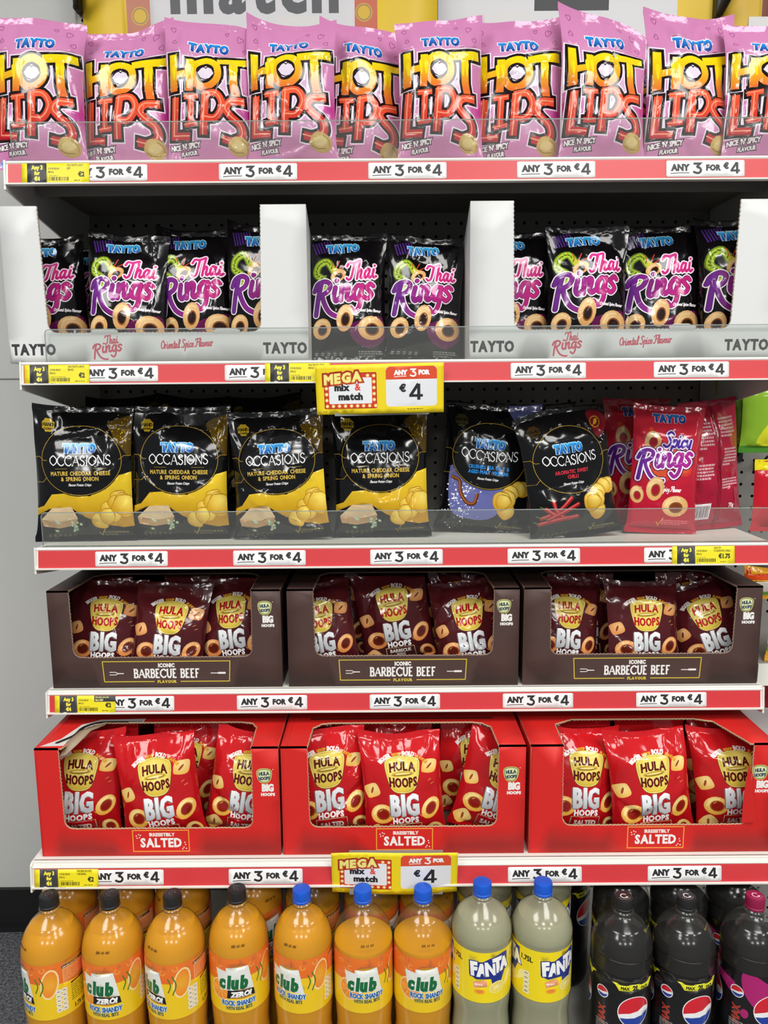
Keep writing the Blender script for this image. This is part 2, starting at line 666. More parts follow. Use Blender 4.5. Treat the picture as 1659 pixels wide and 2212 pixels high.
# ------------------------------------------------------------------ drawn lettering
SCRIPT = {
    'T': ([[(-.15, 1.55), (.1, 1.95), (.6, 1.85), (1.25, 2.05)], [(.68, 1.9), (.55, .9), (.4, .2), (.1, .0), (-.12, .22)]], 1.0),
    'h': ([[(.3, 2.0), (.1, .0)], [(.13, .55), (.42, 1.0), (.58, .8), (.5, .2), (.66, .02), (.85, .2)]], .9),
    'a': ([[(.58, .88), (.3, 1.0), (.05, .5), (.2, .02), (.48, .4), (.6, .9)], [(.6, .95), (.52, .25), (.68, .0), (.9, .22)]], .92),
    'i': ([[(.15, .98), (.08, .3), (.25, .0), (.5, .2)], [(.2, 1.42), (.23, 1.45)]], .5),
    'n': ([[(.08, 1.0), (.1, .0)], [(.12, .5), (.4, 1.0), (.58, .85), (.5, .25), (.66, .02), (.9, .22)]], .92),
    'g': ([[(.58, .85), (.32, 1.0), (.06, .6), (.16, .08), (.42, .1), (.6, .7)], [(.62, .98), (.55, -.4), (.25, -.85), (-.1, -.55)]], .78),
    's': ([[(.62, .85), (.38, 1.02), (.15, .78), (.36, .52), (.54, .26), (.3, -.02), (.0, .16)]], .7),
    'R': ([[(.36, 1.35), (.2, .4), (.12, -.85)], [(-.1, .85), (.1, 1.3), (.6, 1.45), (.98, 1.2), (.85, .75), (.36, .5)],
           [(.45, .5), (.66, -.1), (1.05, -.72), (1.6, -1.08), (2.05, -1.12)]], 1.22),
    'S': ([[(.98, 1.7), (.6, 2.05), (.2, 1.7), (.5, 1.15), (.75, .6), (.4, .0), (-.1, .25)]], 1.0),
    'p': ([[(.15, 1.0), (.02, -.85)], [(.1, .5), (.4, 1.0), (.66, .7), (.5, .08), (.15, .1)]], .78),
    'c': ([[(.6, .8), (.35, 1.0), (.08, .55), (.25, .02), (.62, .25)]], .68),
    'y': ([[(.08, 1.0), (.15, .3), (.4, .1), (.6, .5)], [(.66, 1.0), (.52, -.45), (.2, -.85), (-.08, -.6)]], .78),
    'w': ([[(.05, 1.0), (.1, .1), (.35, .1), (.45, .8)], [(.45, .8), (.5, .1), (.8, .1), (.95, 1.0)]], 1.0),
    'F': ([[(-.15, 1.6), (.2, 2.0), (1.1, 2.0)], [(.5, 2.0), (.35, .6), (.0, .0), (-.2, .2)], [(.2, 1.1), (.8, 1.15)]], .95),
    'l': ([[(.15, .2), (.5, 1.7), (.3, 2.0), (.12, .5), (.25, .0), (.5, .2)]], .5),
    'O': ([[(.6, 2.0), (.1, 1.4), (.2, .2), (.8, .2), (1.0, 1.3), (.6, 2.0)]], 1.1),
    'r': ([[(.08, 1.0), (.1, .0)], [(.12, .5), (.3, .95), (.55, .9)]], .58),
    'e': ([[(.08, .5), (.5, .6), (.42, .98), (.1, .7), (.15, .05), (.6, .2)]], .66),
    't': ([[(.3, 1.7), (.15, .2), (.3, .0), (.5, .2)], [(.0, 1.1), (.5, 1.15)]], .5),
    'v': ([[(.05, 1.0), (.25, .0), (.6, 1.0)]], .68),
    'o': ([[(.35, 1.0), (.05, .5), (.3, .0), (.6, .5), (.35, 1.0)]], .7),
    'u': ([[(.08, 1.0), (.12, .1), (.45, .15), (.58, 1.0)], [(.58, 1.0), (.55, .2), (.7, .0), (.85, .2)]], .88),
}


def script(txt, x, y, s, w, sx=1.0, shear=0.15, rot=0.0, n=4):
    st, cx = [], 0.0
    for ch in txt:
        if ch == ' ':
            cx += .6
            continue
        g, adv = SCRIPT[ch]
        for P in g:
            q = catmull(P, n)
            q = np.stack([(q[:, 0] + cx) * s * sx + shear * q[:, 1] * s, q[:, 1] * s], 1)
            st.append((q, w, 'round', False))
        cx += adv
    sh = Shape(strokes=st)
    if rot: sh = sh.rot(rot, 0, 0)
    return sh.move(x, y)


SERIF = {  # strokes: (points, weight, smooth); weight 1 thick, 0 thin ; serif centres
    'O': ([([(.4, 1.0), (.1, .75), (.02, .5), (.1, .25), (.4, 0)], 1, 1), ([(.4, 0), (.7, .25), (.78, .5), (.7, .75), (.4, 1.0)], 1, 1)], [], .84),
    'C': ([([(.72, .8), (.55, .98), (.3, .95), (.06, .68), (.06, .32), (.3, .05), (.55, .02), (.74, .2)], 1, 1)], [(.73, .86, 1)], .8),
    'A': ([([(.06, 0), (.4, 1.0)], 0, 0), ([(.4, 1.0), (.74, 0)], 1, 0), ([(.18, .34), (.62, .34)], 0, 0)], [(.06, 0, 0), (.74, 0, 0)], .82),
    'S': ([([(.48, .82), (.34, .99), (.14, .93), (.06, .74), (.2, .56), (.42, .42), (.5, .22), (.36, .02), (.16, .02), (.03, .2)], 1, 1)], [], .58),
    'I': ([([(.15, 0), (.15, 1.0)], 1, 0)], [(.15, 0, 0), (.15, 1.0, 0)], .34),
    'N': ([([(.1, 0), (.1, 1.0)], 0, 0), ([(.1, 1.0), (.7, 0)], 1, 0), ([(.7, 0), (.7, 1.0)], 0, 0)], [(.1, 0, 0), (.08, 1.0, 0), (.7, 1.0, 0)], .84),
    'B': ([([(.14, 0), (.14, 1.0)], 1, 0), ([(.14, 1.0), (.42, .97), (.5, .76), (.4, .55), (.14, .53)], 1, 1),
           ([(.14, .53), (.44, .5), (.55, .27), (.44, .03), (.14, 0)], 1, 1)], [(.12, 0, 0), (.12, 1.0, 0)], .66),
    'R': ([([(.14, 0), (.14, 1.0)], 1, 0), ([(.14, 1.0), (.44, .97), (.52, .74), (.42, .5), (.14, .48)], 1, 1),
           ([(.32, .48), (.56, 0)], 1, 0)], [(.14, 0, 0), (.12, 1.0, 0), (.58, 0, 0)], .7),
    'E': ([([(.14, 0), (.14, 1.0)], 1, 0), ([(.1, 1.0), (.52, 1.0)], 1, 0), ([(.14, .52), (.4, .52)], 1, 0), ([(.1, 0), (.54, 0)], 1, 0)], [(.12, 0, 0), (.12, 1.0, 0)], .64),
    'U': ([([(.14, 1.0), (.14, .25), (.3, .0), (.46, .0), (.6, .25), (.6, 1.0)], 1, 0)], [(.14, 1.0, 0), (.6, 1.0, 0)], .76),
    'F': ([([(.14, 0), (.14, 1.0)], 1, 0), ([(.1, 1.0), (.54, 1.0)], 1, 0), ([(.14, .52), (.4, .52)], 1, 0)], [(.14, 0, 0), (.12, 1.0, 0)], .6),
}


def serif(txt, x, y, h, wide, thick, thin, ser, fn=None):
    """serif capitals centred at x; fn may bend the line"""
    st, cx = [], 0.0
    for ch in txt:
        if ch == ' ':
            cx += .4
            continue
        S, D, adv = SERIF[ch]
        for P, wt, sm in S:
            q = catmull(P, 3) if sm else np.array(P, float)
            st.append((np.stack([(q[:, 0] + cx) * h * wide, q[:, 1] * h], 1), thick if wt else thin, 'butt', False))
        for sx, sy, up in D:
            c = np.array([(sx + cx) * h * wide, sy * h])
            d = np.array([0, ser]) if up else np.array([ser, 0])
            st.append((np.array([c - d, c + d]), thin * 1.1, 'butt', False))
        cx += adv
    tot = cx * h * wide
    sh = Shape(strokes=st).move(x - tot / 2, y)
    return sh.map(fn) if fn else sh


def tiny_text(art, x, y, w, h, rows, col, seed=0, fill=0.6):
    """small print too fine to read: rows of short dashes"""
    r = random.Random(seed)
    for k in range(rows):
        yy = y + h * (rows - 1 - k) / max(rows, 1)
        xx = x
        end = x + w * (1.0 if k < rows - 1 else r.uniform(.4, .8))
        while xx < end - 1:
            l = min(r.uniform(2, 6), end - xx)
            art.add(Re(xx, yy, xx + l, yy + h / rows * fill), col)
            xx += l + 1.0


def brand_word(art, x, y, h, w=None, rot=0.0, light='1E8FE0', dark='1B3D9A', halo='F2F6FF', shade='0E2A66'):
    """the blue TAYTO wordmark, heavy condensed letters with a pale outline"""
    kw = dict(sx=.80 if w is None else w, bold=h * .075, track=.10, rot=rot, res=2)
    t = T('TAYTO', x, y, h, **kw)
    art.add(t, halo, h * .09)
    art.add(t.move(h * .05, -h * .06), shade, h * .0)
    art.add(t, vgrad(dark, light, y, y + h))


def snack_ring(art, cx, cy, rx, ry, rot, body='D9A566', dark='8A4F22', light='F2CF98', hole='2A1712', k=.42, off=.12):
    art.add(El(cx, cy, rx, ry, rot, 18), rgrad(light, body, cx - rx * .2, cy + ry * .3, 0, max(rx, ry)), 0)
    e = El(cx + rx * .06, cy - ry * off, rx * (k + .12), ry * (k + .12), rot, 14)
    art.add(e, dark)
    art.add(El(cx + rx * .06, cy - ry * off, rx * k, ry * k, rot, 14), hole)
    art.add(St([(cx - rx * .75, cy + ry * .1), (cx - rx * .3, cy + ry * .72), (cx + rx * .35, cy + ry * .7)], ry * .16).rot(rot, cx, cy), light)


def nutrition(art, x, y, n, w, h, col, ink, dx=None):
    dx = dx or w * 1.05
    for k in range(n):
        art.add(Re(x + k * dx, y, x + k * dx + w, y + h, w * .4), col)
        art.add(Re(x + k * dx + w * .25, y + h * .2, x + k * dx + w * .75, y + h * .32), ink)
        art.add(Re(x + k * dx + w * .25, y + h * .48, x + k * dx + w * .75, y + h * .6), ink)


ARTS = {}


def art_hot():
    W, H = 142, 240
    pk, lt, mg = C('CE83B2'), C('D6BCD6'), C('BE3890')
    def base(p):
        x, y = p[:, 0], p[:, 1]
        c = mix(pk, lt, np.exp(-((x - 70) / 46) ** 4 - ((y - 118) / 58) ** 4) * 0.85)
        s = np.exp(-((y - 88) / 26) ** 2) * np.clip((np.abs(x - 72) - 30) / 34, 0, 1)
        return c * (1 - s[:, None]) + mg[None] * s[:, None]
    a = Art(W, H, base, back='D48CB8', grid=3.6)
    for x, y, r, s in ((14, 222, 10, 4), (118, 216, -20, 5), (128, 196, 30, 4), (16, 200, 60, 3.5), (98, 222, 12, 3), (132, 176, -10, 4)):
        a.add(St([(x - s, y + s * .4), (x - s * .4, y + s), (x, y + s * .6), (x + s * .4, y + s), (x + s, y + s * .4), (x, y - s)], .9, closed=True).rot(r, x, y), '8E3C77')
    brand_word(a, 70, 186, 15)
    hw = 12.5
    H_ = Shape(strokes=[(np.array([(14, 178), (12.5, 121)]), hw, 'butt', False), (np.array([(42, 170), (39, 119)]), hw, 'butt', False),
                        (np.array([(14, 146), (40, 149)]), hw * .85, 'butt', False)])
    O_ = Shape(strokes=[(catmull([(67, 169), (49, 160), (46, 142), (56, 126), (73, 126), (86, 140), (84, 160)], 4, True), hw * .92, 'round', True)])
    T_ = Shape(strokes=[(np.array([(85, 167), (136, 173)]), hw, 'butt', False), (np.array([(111, 170), (112, 128), (116, 108)]), hw * 1.02, 'butt', False)])
    hot = H_ + O_ + T_
    L_ = Shape(strokes=[(np.array([(15, 112), (11, 60), (38, 57)]), hw * .9, 'butt', False)])
    I_ = Shape(strokes=[(np.array([(30, 111), (54, 111)]), 8, 'butt', False), (np.array([(42, 111), (40, 72)]), 10, 'butt', False),
                        (np.array([(30, 72), (52, 73)]), 8, 'butt', False)])
    Pp = Shape(strokes=[(np.array([(66, 115), (61, 58)]), hw, 'butt', False), (catmull([(62, 113), (84, 114), (93, 99), (82, 82), (64, 82)], 4), hw * .85, 'butt', False)])
    S_ = Shape(strokes=[(catmull([(129, 106), (108, 104), (99, 94), (107, 84), (122, 74), (124, 60), (108, 52), (92, 54)], 4), hw * .95, 'butt', False)])
    lips = (L_ + I_ + Pp + S_).map(lambda p: np.stack([p[:, 0], 116 - (116 - p[:, 1]) * 1.15], 1))
    both = hot + lips
    a.add(both, 'F0DDEC', 6.2)
    a.add(both, '160A0C', 4.2)
    a.add(hot, '160A0C', 2.0)
    a.add(hot, vgrad('E8722A', 'F2D800', 120, 170))
    for x in (36, 44, 14, 108, 115): # drips of the lighter ink
        a.add(Po([(x - 3, 160), (x + 3, 160), (x + 2.4, 146), (x + .5, 138), (x - 1.5, 145)], True), 'F5DC10')
    a.add(lips, '2A0608', 1.6)
    a.add(lips, vgrad('BE1020', 'EE5A34', 50, 112))
    inner = Shape(strokes=[(P + np.array([-1.2, 1.2]), w * .18, 'round', cl) for P, w, c, cl in lips.strokes])
    a.add(inner, 'F59A78')
    lp = Po([(54, 147), (60, 155), (64, 157), (67, 154), (70, 157), (76, 154), (80, 146), (73, 138), (66, 136), (59, 139)])
    a.add(lp, '160A0C', 1.6)
    a.add(lp, 'E4D6E6')
    n1, n2 = T("NICE 'N' SPICY", 30, 31, 7.5, sx=.72, bold=.5, track=.08, rot=4), T('FLAVOUR', 36, 21.5, 5.8, sx=.72, bold=.4, track=.08, rot=4)
    for n in (n1, n2):
        a.add(n, '3A2030', 1.3)
        a.add(n, 'F2E8EC')
    a.add(Po([(100, 34), (108, 48), (122, 50), (134, 42), (132, 26), (118, 20), (106, 24)], True), rgrad('E3C77C', 'B08A3C', 116, 40, 0, 22))
    a.add(Po([(106, 34), (118, 44), (128, 38), (118, 30)], True), 'DCC584')
    a.add(St([(104, 30), (112, 26), (124, 27)], 1.6), '8E6C2A')
    a.add(St([(122, 46), (130, 40), (131, 31)], 1.4), '9C7A34')
    nutrition(a, 8, 3, 5, 9, 12, '8AA6D8', '2C4A8C')
    return a


def thai_common(a):
    a.out(script('Thai', 62, 136, 14.5, 4.0, sx=.98, rot=4), vgrad('C41A74', 'E03A90', 130, 165), (2.0, 'FFE8F4'))
    for P, wd in (([(20, 114), (27, 128), (16, 98), (6, 76)], 9),):
        pass
    rg = script('Rings', 8, 98, 23.5, 6.6, sx=1.0, shear=.16, rot=4, n=5)
    a.add(rg, 'FBF2F8', 2.3)
    a.add(rg, '4A1150', .7)
    a.add(rg, lambda p: mix(C('6E2A8C'), C('C2247E'), (p[:, 0] - 15) / 75))


def art_thai():
    W, H = 124, 216
    a = Art(W, H, lambda p: np.repeat(C('0C0A0D')[None], len(p), 0), back='0C0A0D', grid=3.6)
    for k in range(7):
        a.add(Re(10 + k * 4.5, 182, 12.5 + k * 4.5, 202).rot(14, 26, 192), '4A2A78')
    # coiled green serpent ornament behind the lettering
    body = [(40, 150), (30, 166), (16, 160), (12, 146), (24, 136), (30, 126), (20, 116), (8, 118)]
    a.add(St(body, 10.5), '6E8A1C', .8)
    a.add(St(body, 8), 'B4CB3A')
    P = catmull(body, 6)
    for k in range(2, len(P) - 2, 2):
        a.add(El(P[k][0], P[k][1], 3.2, 1.4, 30 + 17 * k, 8), '5C7A18')
    a.add(Po([(38, 158), (48, 154), (58, 146), (50, 143), (42, 146), (36, 150)]), 'C9C03A')
    for q in (((48, 154), (58, 160)), ((44, 156), (50, 168)), ((38, 158), (36, 168)), ((52, 146), (60, 140))):
        a.add(St(q, 1.6, False), 'C8452A')
    a.add(El(49, 151, 1.5), 'D02A1A')
    snack_ring(a, 47, 143, 14, 9.5, 35)
    # magenta swirl
    a.add(Po([(66, 60), (92, 70), (118, 74), (122, 40), (96, 22), (70, 36)], True), '5E1248')
    for r in (17, 12, 7):
        a.add(St([(100 + r * math.cos(t), 52 + r * .8 * math.sin(t)) for t in np.linspace(0, 5.6, 10)], 1.6), '9C2A7C')
    thai_common(a)
    a.add(T('Oriental Spice Flavour', 96, 82, 5, sx=.62, bold=.25, shear=.25, rot=-2), 'F5EEF2')
    snack_ring(a, 57, 72, 14, 23, -10)
    snack_ring(a, 19, 55, 15, 18, -10)
    snack_ring(a, 100, 55, 22, 20, 10)
    brand_word(a, 56, 184, 13, w=.74, rot=4, light='39B4F0', dark='1D56B0', halo='BFE6FA')
    nutrition(a, 8, 9, 5, 9, 10, '2A2A2E', 'B0B0B0')
    tiny_text(a, 78, 9, 38, 10, 3, '8A8A8A', 3)
    return a


def art_spicy():
    W, H = 128, 236
    a = Art(W, H, lambda p: mix(C('B3102E'), C('C92A3C'), (p[:, 1] - 60) / 120), back='AC1230', grid=3.6)
    for x, y, r in ((30, 190, 5), (38, 178, 9), (80, 150, 20), (96, 120, 14), (50, 110, 20)):
        a.add(El(x, y, r), 'CF3A2C')
        a.add(El(x, y, r * .6), 'D9542E')
    snack_ring(a, 34, 168, 14, 19, 10, hole='A01028')
    a.out(script('Spicy', 54, 158, 14, 4.2, sx=.95, rot=0), '4A2C9A', (3.0, '1D0F4A'), (2.0, 'F5DDF0'))
    rg = script('Rings', 10, 118, 22, 6.6, sx=1.08, shear=.18, rot=5, n=5)
    a.add(rg, '3A0E4A', 4.0)
    a.add(rg, 'F5E6F4', 2.4)
    a.add(rg, lambda p: mix(C('5E2490'), C('A8268C'), (p[:, 0] - 15) / 80))
    a.add(script('Spicy Flavour', 56, 78, 4.6, 1.1, sx=.82), 'FFFFFF')
    snack_ring(a, 44, 82, 16, 22, -8, hole='A01028')
    snack_ring(a, 12, 70, 12, 16, 10, hole='A01028')
    snack_ring(a, 84, 52, 25, 19, 6, hole='7A3A18')
    brand_word(a, 64, 206, 14, light='1E6FC0', dark='173C8C', halo='D9C0D6')
    tiny_text(a, 62, 18, 50, 10, 3, 'D46A74', 9)
    a.add(St([(52, 22), (56, 16), (64, 30)], 1.6, False), 'D8A030')
    return a


def art_occasions(kind='cheddar'):
    W, H = 168, 236
    blk = C('0D0D0F')
    a = Art(W, H, lambda p: np.repeat(blk[None], len(p), 0), back='0D0D0F', grid=3.8)
    gold = 'B9952E'
    cx, cy = 84, 142
    if kind == 'cheddar':
        a.add(Po([(-2, 60), (14, 64), (31, 84), (62, 86), (100, 80), (130, 100), (150, 116), (169, 122), (169, 26), (150, 24), (120, 30), (90, 44), (66, 60), (30, 60), (-2, 48)]),
              lambda p: mix(C('B98A12'), C('EBC92E'), (p[:, 1] - 40) / 70))
        r = random.Random(4)
        for k in range(9):
            x, y, s = r.uniform(98, 158), r.uniform(30, 90), r.uniform(12, 20)
            pts = [(x + s * r.uniform(.75, 1.1) * math.cos(t), y + s * r.uniform(.7, 1.05) * math.sin(t)) for t in np.linspace(0, 5.4, 7)]
            a.add(Po(pts, True), 'B07F14', 1.0)
            a.add(Po(pts, True), rgrad('F7DE6A', 'CF9F22', x + s * .3, y + s * .4, 0, s * 1.3))
            a.add(St([pts[0], pts[1], pts[2]], .9), 'A87A16')
        a.add(Po([(8, 40), (30, 60), (66, 62), (76, 42), (46, 36)]), 'D6BC94')
        a.add(Po([(8, 40), (46, 36), (76, 42), (72, 30), (40, 24), (12, 28)]), 'B99468')
        for k in range(12):
            x, y = r.uniform(34, 82), r.uniform(18, 38)
            a.add(El(x, y, r.uniform(3, 5), 2.6, r.uniform(0, 180), 10), r.choice(['8FA886', '5E8052', 'B4C4A6']))
            a.add(El(x, y, 1.6, 1.1, 0, 8), 'D8E0CC')
        a.add(Po([(128, 206), (150, 216), (168, 214), (168, 150), (150, 168), (136, 190)], True), '5A4410')
        for k in range(60):
            x, y = r.gauss(150, 9), r.gauss(190, 14)
            a.add(El(x, y, r.uniform(.5, 1.4), None, 0, 6), r.choice(['C9A21E', '8A6E1A', 'E0C040']))
    if kind == 'vinegar':
        a.add(Po([(12, 118), (40, 100), (80, 82), (110, 90), (120, 60), (100, 30), (60, 24), (20, 40)], True), '6468A6')
        a.add(Po([(110, 236), (168, 236), (168, 160), (146, 176), (124, 206)], True), '686CA8')
        r = random.Random(8)
        for k in range(150):
            x, y = r.gauss(38, 14), r.gauss(62, 26)
            a.add(El(x, y, r.uniform(.4, 1.9), None, 0, 6), r.choice(['E8E8F4', 'C0C2E0', 'FFFFFF']))
        for k in range(50):
            x, y = r.gauss(140, 12), r.gauss(205, 14)
            a.add(El(x, y, r.uniform(.4, 1.4), None, 0, 6), 'D8DAF0')
        v = [(18, 98), (32, 92), (36, 72), (50, 54), (64, 54), (68, 70)]
        a.add(St(v, 7), '5A2C12')
        a.add(St([(x - 1, y + 1) for x, y in v], 3), '9A5A2A')
    if kind == 'chilli':
        for pts in ([(18, 44), (46, 52), (74, 74)], [(26, 60), (44, 46), (70, 38)], [(40, 72), (44, 56), (56, 42)], [(14, 34), (50, 38), (84, 40)], [(30, 40), (62, 52), (86, 62)]):
            a.add(St(pts, 7.5), 'A0161E')
            a.add(St([(x, y + 1.4) for x, y in pts], 2.4), 'E0605A')
            a.add(St([(pts[0][0] - 9, pts[0][1] + 5), pts[0]], 1.8), '55702A')
        a.add(Po([(130, 222), (150, 226), (166, 214), (166, 190), (148, 176), (136, 196)], True), '7A1420')
    if kind != 'cheddar':
        r = random.Random(6)
        for k in range(8):
            x, y, s = r.uniform(104, 146), r.uniform(40, 98), r.uniform(13, 20)
            if y > 70: x += 18
            pts = [(x + s * r.uniform(.75, 1.1) * math.cos(t), y + s * r.uniform(.7, 1.05) * math.sin(t)) for t in np.linspace(0, 5.4, 7)]
            a.add(Po(pts, True), 'B07F14', 1.0)
            a.add(Po(pts, True), rgrad('F8DE70', 'D09C22', x + s * .3, y + s * .4, 0, s * 1.3))
            a.add(St([pts[0], pts[1], pts[2]], .9), 'A87A16')
    # round black plaque with fine gold outlines
    a.add(El(cx, cy, 72, 62, 0, 40), '0D0D0F')
    a.add(Shape(strokes=[(El(cx, cy, 70, 60, 0, 44).loops[0], .9, 'round', True)]), gold)
    a.add(St([(0, 150), (10, 150), (18, 143), (24, 143)], .8, False), gold)
    a.add(St([(0, 106), (16, 106), (21, 112), (24, 112)], .8, False), gold)
    a.add(St([(168, 150), (158, 150), (150, 143)], .8, False), gold)
    brand_word(a, 82, 156, 14.5, w=.74, light='2EA0E8', dark='1A4CA8', halo='A8D8F5')
    arc = (lambda p: np.stack([p[:, 0], p[:, 1] + .0016 * (p[:, 0] - 84) ** 2 * (1 if kind != 'cheddar' else .3)], 1))
    a.add(serif('OCCASIONS', 84, 133, 17, .98, 1.7, .9, 1.6, arc), 'F1F1F1')
    if kind == 'cheddar':
        a.add(St([(40, 128), (62, 128)], .5, False), gold)
        a.add(St([(108, 128), (130, 128)], .5, False), gold)
        a.add(T('MATURE CHEDDAR CHEESE', 84, 116.5, 6.8, sx=.78, bold=.3, track=.15), 'D2B04A')
        a.add(T('& SPRING ONION', 84, 107, 6.8, sx=.78, bold=.3, track=.15), 'D2B04A')
    elif kind == 'vinegar':
        a.add(T('CRUSHED SEA SALT &', 84, 118, 6.2, sx=.78, bold=.35, track=.14), '1F86D6')
        a.add(T('AGED MALT VINEGAR', 84, 109, 6.2, sx=.78, bold=.35, track=.14), '1F86D6')
    else:
        a.add(T('AROMATIC SWEET', 84, 118, 6.2, sx=.78, bold=.35, track=.16), 'C8303C')
        a.add(T('CHILLI', 84, 109, 6.2, sx=.78, bold=.35, track=.16), 'C8303C')
    a.add(T('Flavour Potato Crisps', 84, 98, 4.4, sx=.72, bold=.15, shear=.25), 'E2E2E2')
    # gold badge
    b = []
    for k in range(16):
        t = k * math.pi / 8
        b.append((27 + (12.5 if k % 2 else 11) * math.cos(t), 202 + (12.5 if k % 2 else 11) * math.sin(t)))
    bc = {'cheddar': 'C0A024', 'vinegar': '4A4526', 'chilli': '3A2A14'}[kind]
    a.add(Po(b), bc)
    a.add(T('HAND', 27, 200, 6, sx=.8, bold=.4, track=.1), '1A1608')
    a.add(T('COOKED', 27, 194, 3.6, sx=.8, bold=.25, track=.1), '1A1608')
    if kind != 'cheddar':
        a.add(Shape(strokes=[(El(146, 204, 10, None, 0, 20).loops[0], 1.4, 'round', True)]), 'C8A628')
        a.add(St([(140, 197), (152, 211)], 1.4, False), 'C8A628')
        a.add(Po([(143, 199), (150, 203), (148, 210), (144, 207)], True), 'C8A628')
    nutrition(a, 20, 8, 6, 8, 9, '17170F', '6A6438')
    a.add(St([(108, 16), (111, 11), (118, 22)], 1.5, False), 'A88E28')
    tiny_text(a, 116, 10, 40, 9, 2, '6A6238', 4)
    return a


def art_hoops(kind='brown'):
    W, H = 124, 188
    if kind == 'brown':
        b0, b1, lg, bk, hb = '3E1116', '571B20', 'B4161E', '3A1014', ('D98A4A', '8A3A1E', 'F4C083', '5A1E14')
    else:
        b0, b1, lg, bk, hb = 'A80E16', 'C41A20', '5E1010', 'AE1018', ('E8B048', '9A4A18', 'F7DC96', '8A1A14')
    a = Art(W, H, lambda p: mix(C(b0), C(b1), (p[:, 1] - 20) / 120), back=bk, grid=3.6)
    cx = 64
    def ring(x, y, rx, ry, rot): snack_ring(a, x, y, rx, ry, rot, hb[0], hb[1], hb[2], hb[3], k=.48, off=.02)
    def barrel(x, y, s, rot):
        sh = Po([(x - s, y - s * .7), (x - s, y + s * .7), (x - s * .5, y + s), (x + s * .6, y + s), (x + s, y + s * .6), (x + s, y - s * .6), (x + s * .5, y - s), (x - s * .6, y - s)], True).rot(rot, x, y)
        a.add(sh, rgrad(hb[2], hb[0], x + s * .2, y + s * .4, 0, s * 1.6))
        a.add(El(x, y, s * .16, s * .55, rot - 35, 10), hb[1])
    barrel(106, 128, 11, -12)
    barrel(14, 92, 11, 20)
    ring(104, 58, 13, 19, -30)
    ring(28, 52, 18, 17, 10)
    barrel(18, 20, 12, 40)
    ring(108, 18, 12, 14, 20)
    # hoop-shaped badge
    bd = Po([(cx - 25, 134), (cx - 20, 144), (cx, 149), (cx + 20, 144), (cx + 25, 134), (cx + 20, 104), (cx + 13, 92), (cx, 89), (cx - 13, 92), (cx - 20, 104)], True)
    a.add(bd, '6E5210', 3.2)
    a.add(bd, 'F4E27A', 2.2)
    a.add(bd, 'A8862A', .6)
    a.add(bd, rgrad('F8EB8C', 'DDBE3C', cx, 124, 0, 36))
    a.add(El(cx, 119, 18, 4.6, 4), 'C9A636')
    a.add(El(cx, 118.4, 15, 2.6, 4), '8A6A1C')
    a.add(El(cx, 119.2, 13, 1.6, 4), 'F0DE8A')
    bend = lambda p: np.stack([p[:, 0], p[:, 1] - .006 * (p[:, 0] - cx) ** 2], 1)
    h1 = T('HULA', cx, 125, 15, sx=.68, bold=.8, track=.15).map(bend)
    bend2 = lambda p: np.stack([p[:, 0], p[:, 1] + .005 * (p[:, 0] - cx) ** 2], 1)
    h2 = T('HOOPS', cx, 97, 15, sx=.57, bold=.8, track=.15).map(bend2)
    for h in (h1, h2): a.add(h, lg)
    x = -40
    st = T('BIGGER', -27, 0, 6.2, sx=.7, bold=.5, track=.1)
    a.add(arch(st, cx, 108, 44, 0), 'EFE6E0')
    a.add(arch(T('HOOP', -7.5, 0, 4.6, sx=.7, bold=.4, track=.1), cx, 108, 44, 0), 'E0A030')
    a.add(arch(T('BOLD', 10, 0, 6.6, sx=.72, bold=.5, track=.1), cx, 108, 44, 0), 'EFE6E0')
    a.add(arch(T('FLAVOUR', 33, 0, 4.6, sx=.7, bold=.4, track=.1), cx, 108, 44, 0), 'E0A030')
    big = T('BIG', cx, 50, 34, sx=.56, bold=1.9, track=.17, rot=0)
    a.add(big.move(-1.6, -1.2), '6E6A6A')
    a.add(big, vgrad('B4B6BA', 'F2F4F6', 48, 84))
    hp = T('HOOPS', cx, 36, 10, sx=.78, bold=.7, track=.16)
    a.add(hp, 'EDEDED')
    fr = Shape(strokes=[(np.array([(40, 12), (88, 12), (88, 34), (40, 34)], float), 1.1, 'butt', True)])
    a.add(fr, 'D0B080')
    if kind == 'brown':
        a.add(T('BARBECUE', cx, 24, 6.5, sx=.75, bold=.4, track=.12), 'E6DED6')
        a.add(T('BEEF', cx, 15, 6.5, sx=.75, bold=.4, track=.12), 'E6DED6')
    else:
        a.add(T('SALTED', cx, 18, 9, sx=.75, bold=.5, track=.12), 'F0E8E0')
    r = random.Random(2)
    for k in range(10):
        t = r.uniform(0, 6.28)
        x, y = cx + 46 * math.cos(t), 84 + 40 * math.sin(t)
        a.add(St([(x, y), (x + 5 * math.cos(t), y + 5 * math.sin(t))], .7, False), 'D8B060')
    return a


ARTS['hot'] = art_hot()
ARTS['thai'] = art_thai()
ARTS['spicy'] = art_spicy()
ARTS['cheddar'] = art_occasions('cheddar')
ARTS['vinegar'] = art_occasions('vinegar')
ARTS['chilli'] = art_occasions('chilli')
ARTS['hoops_brown'] = art_hoops('brown')
ARTS['hoops_red'] = art_hoops('red')


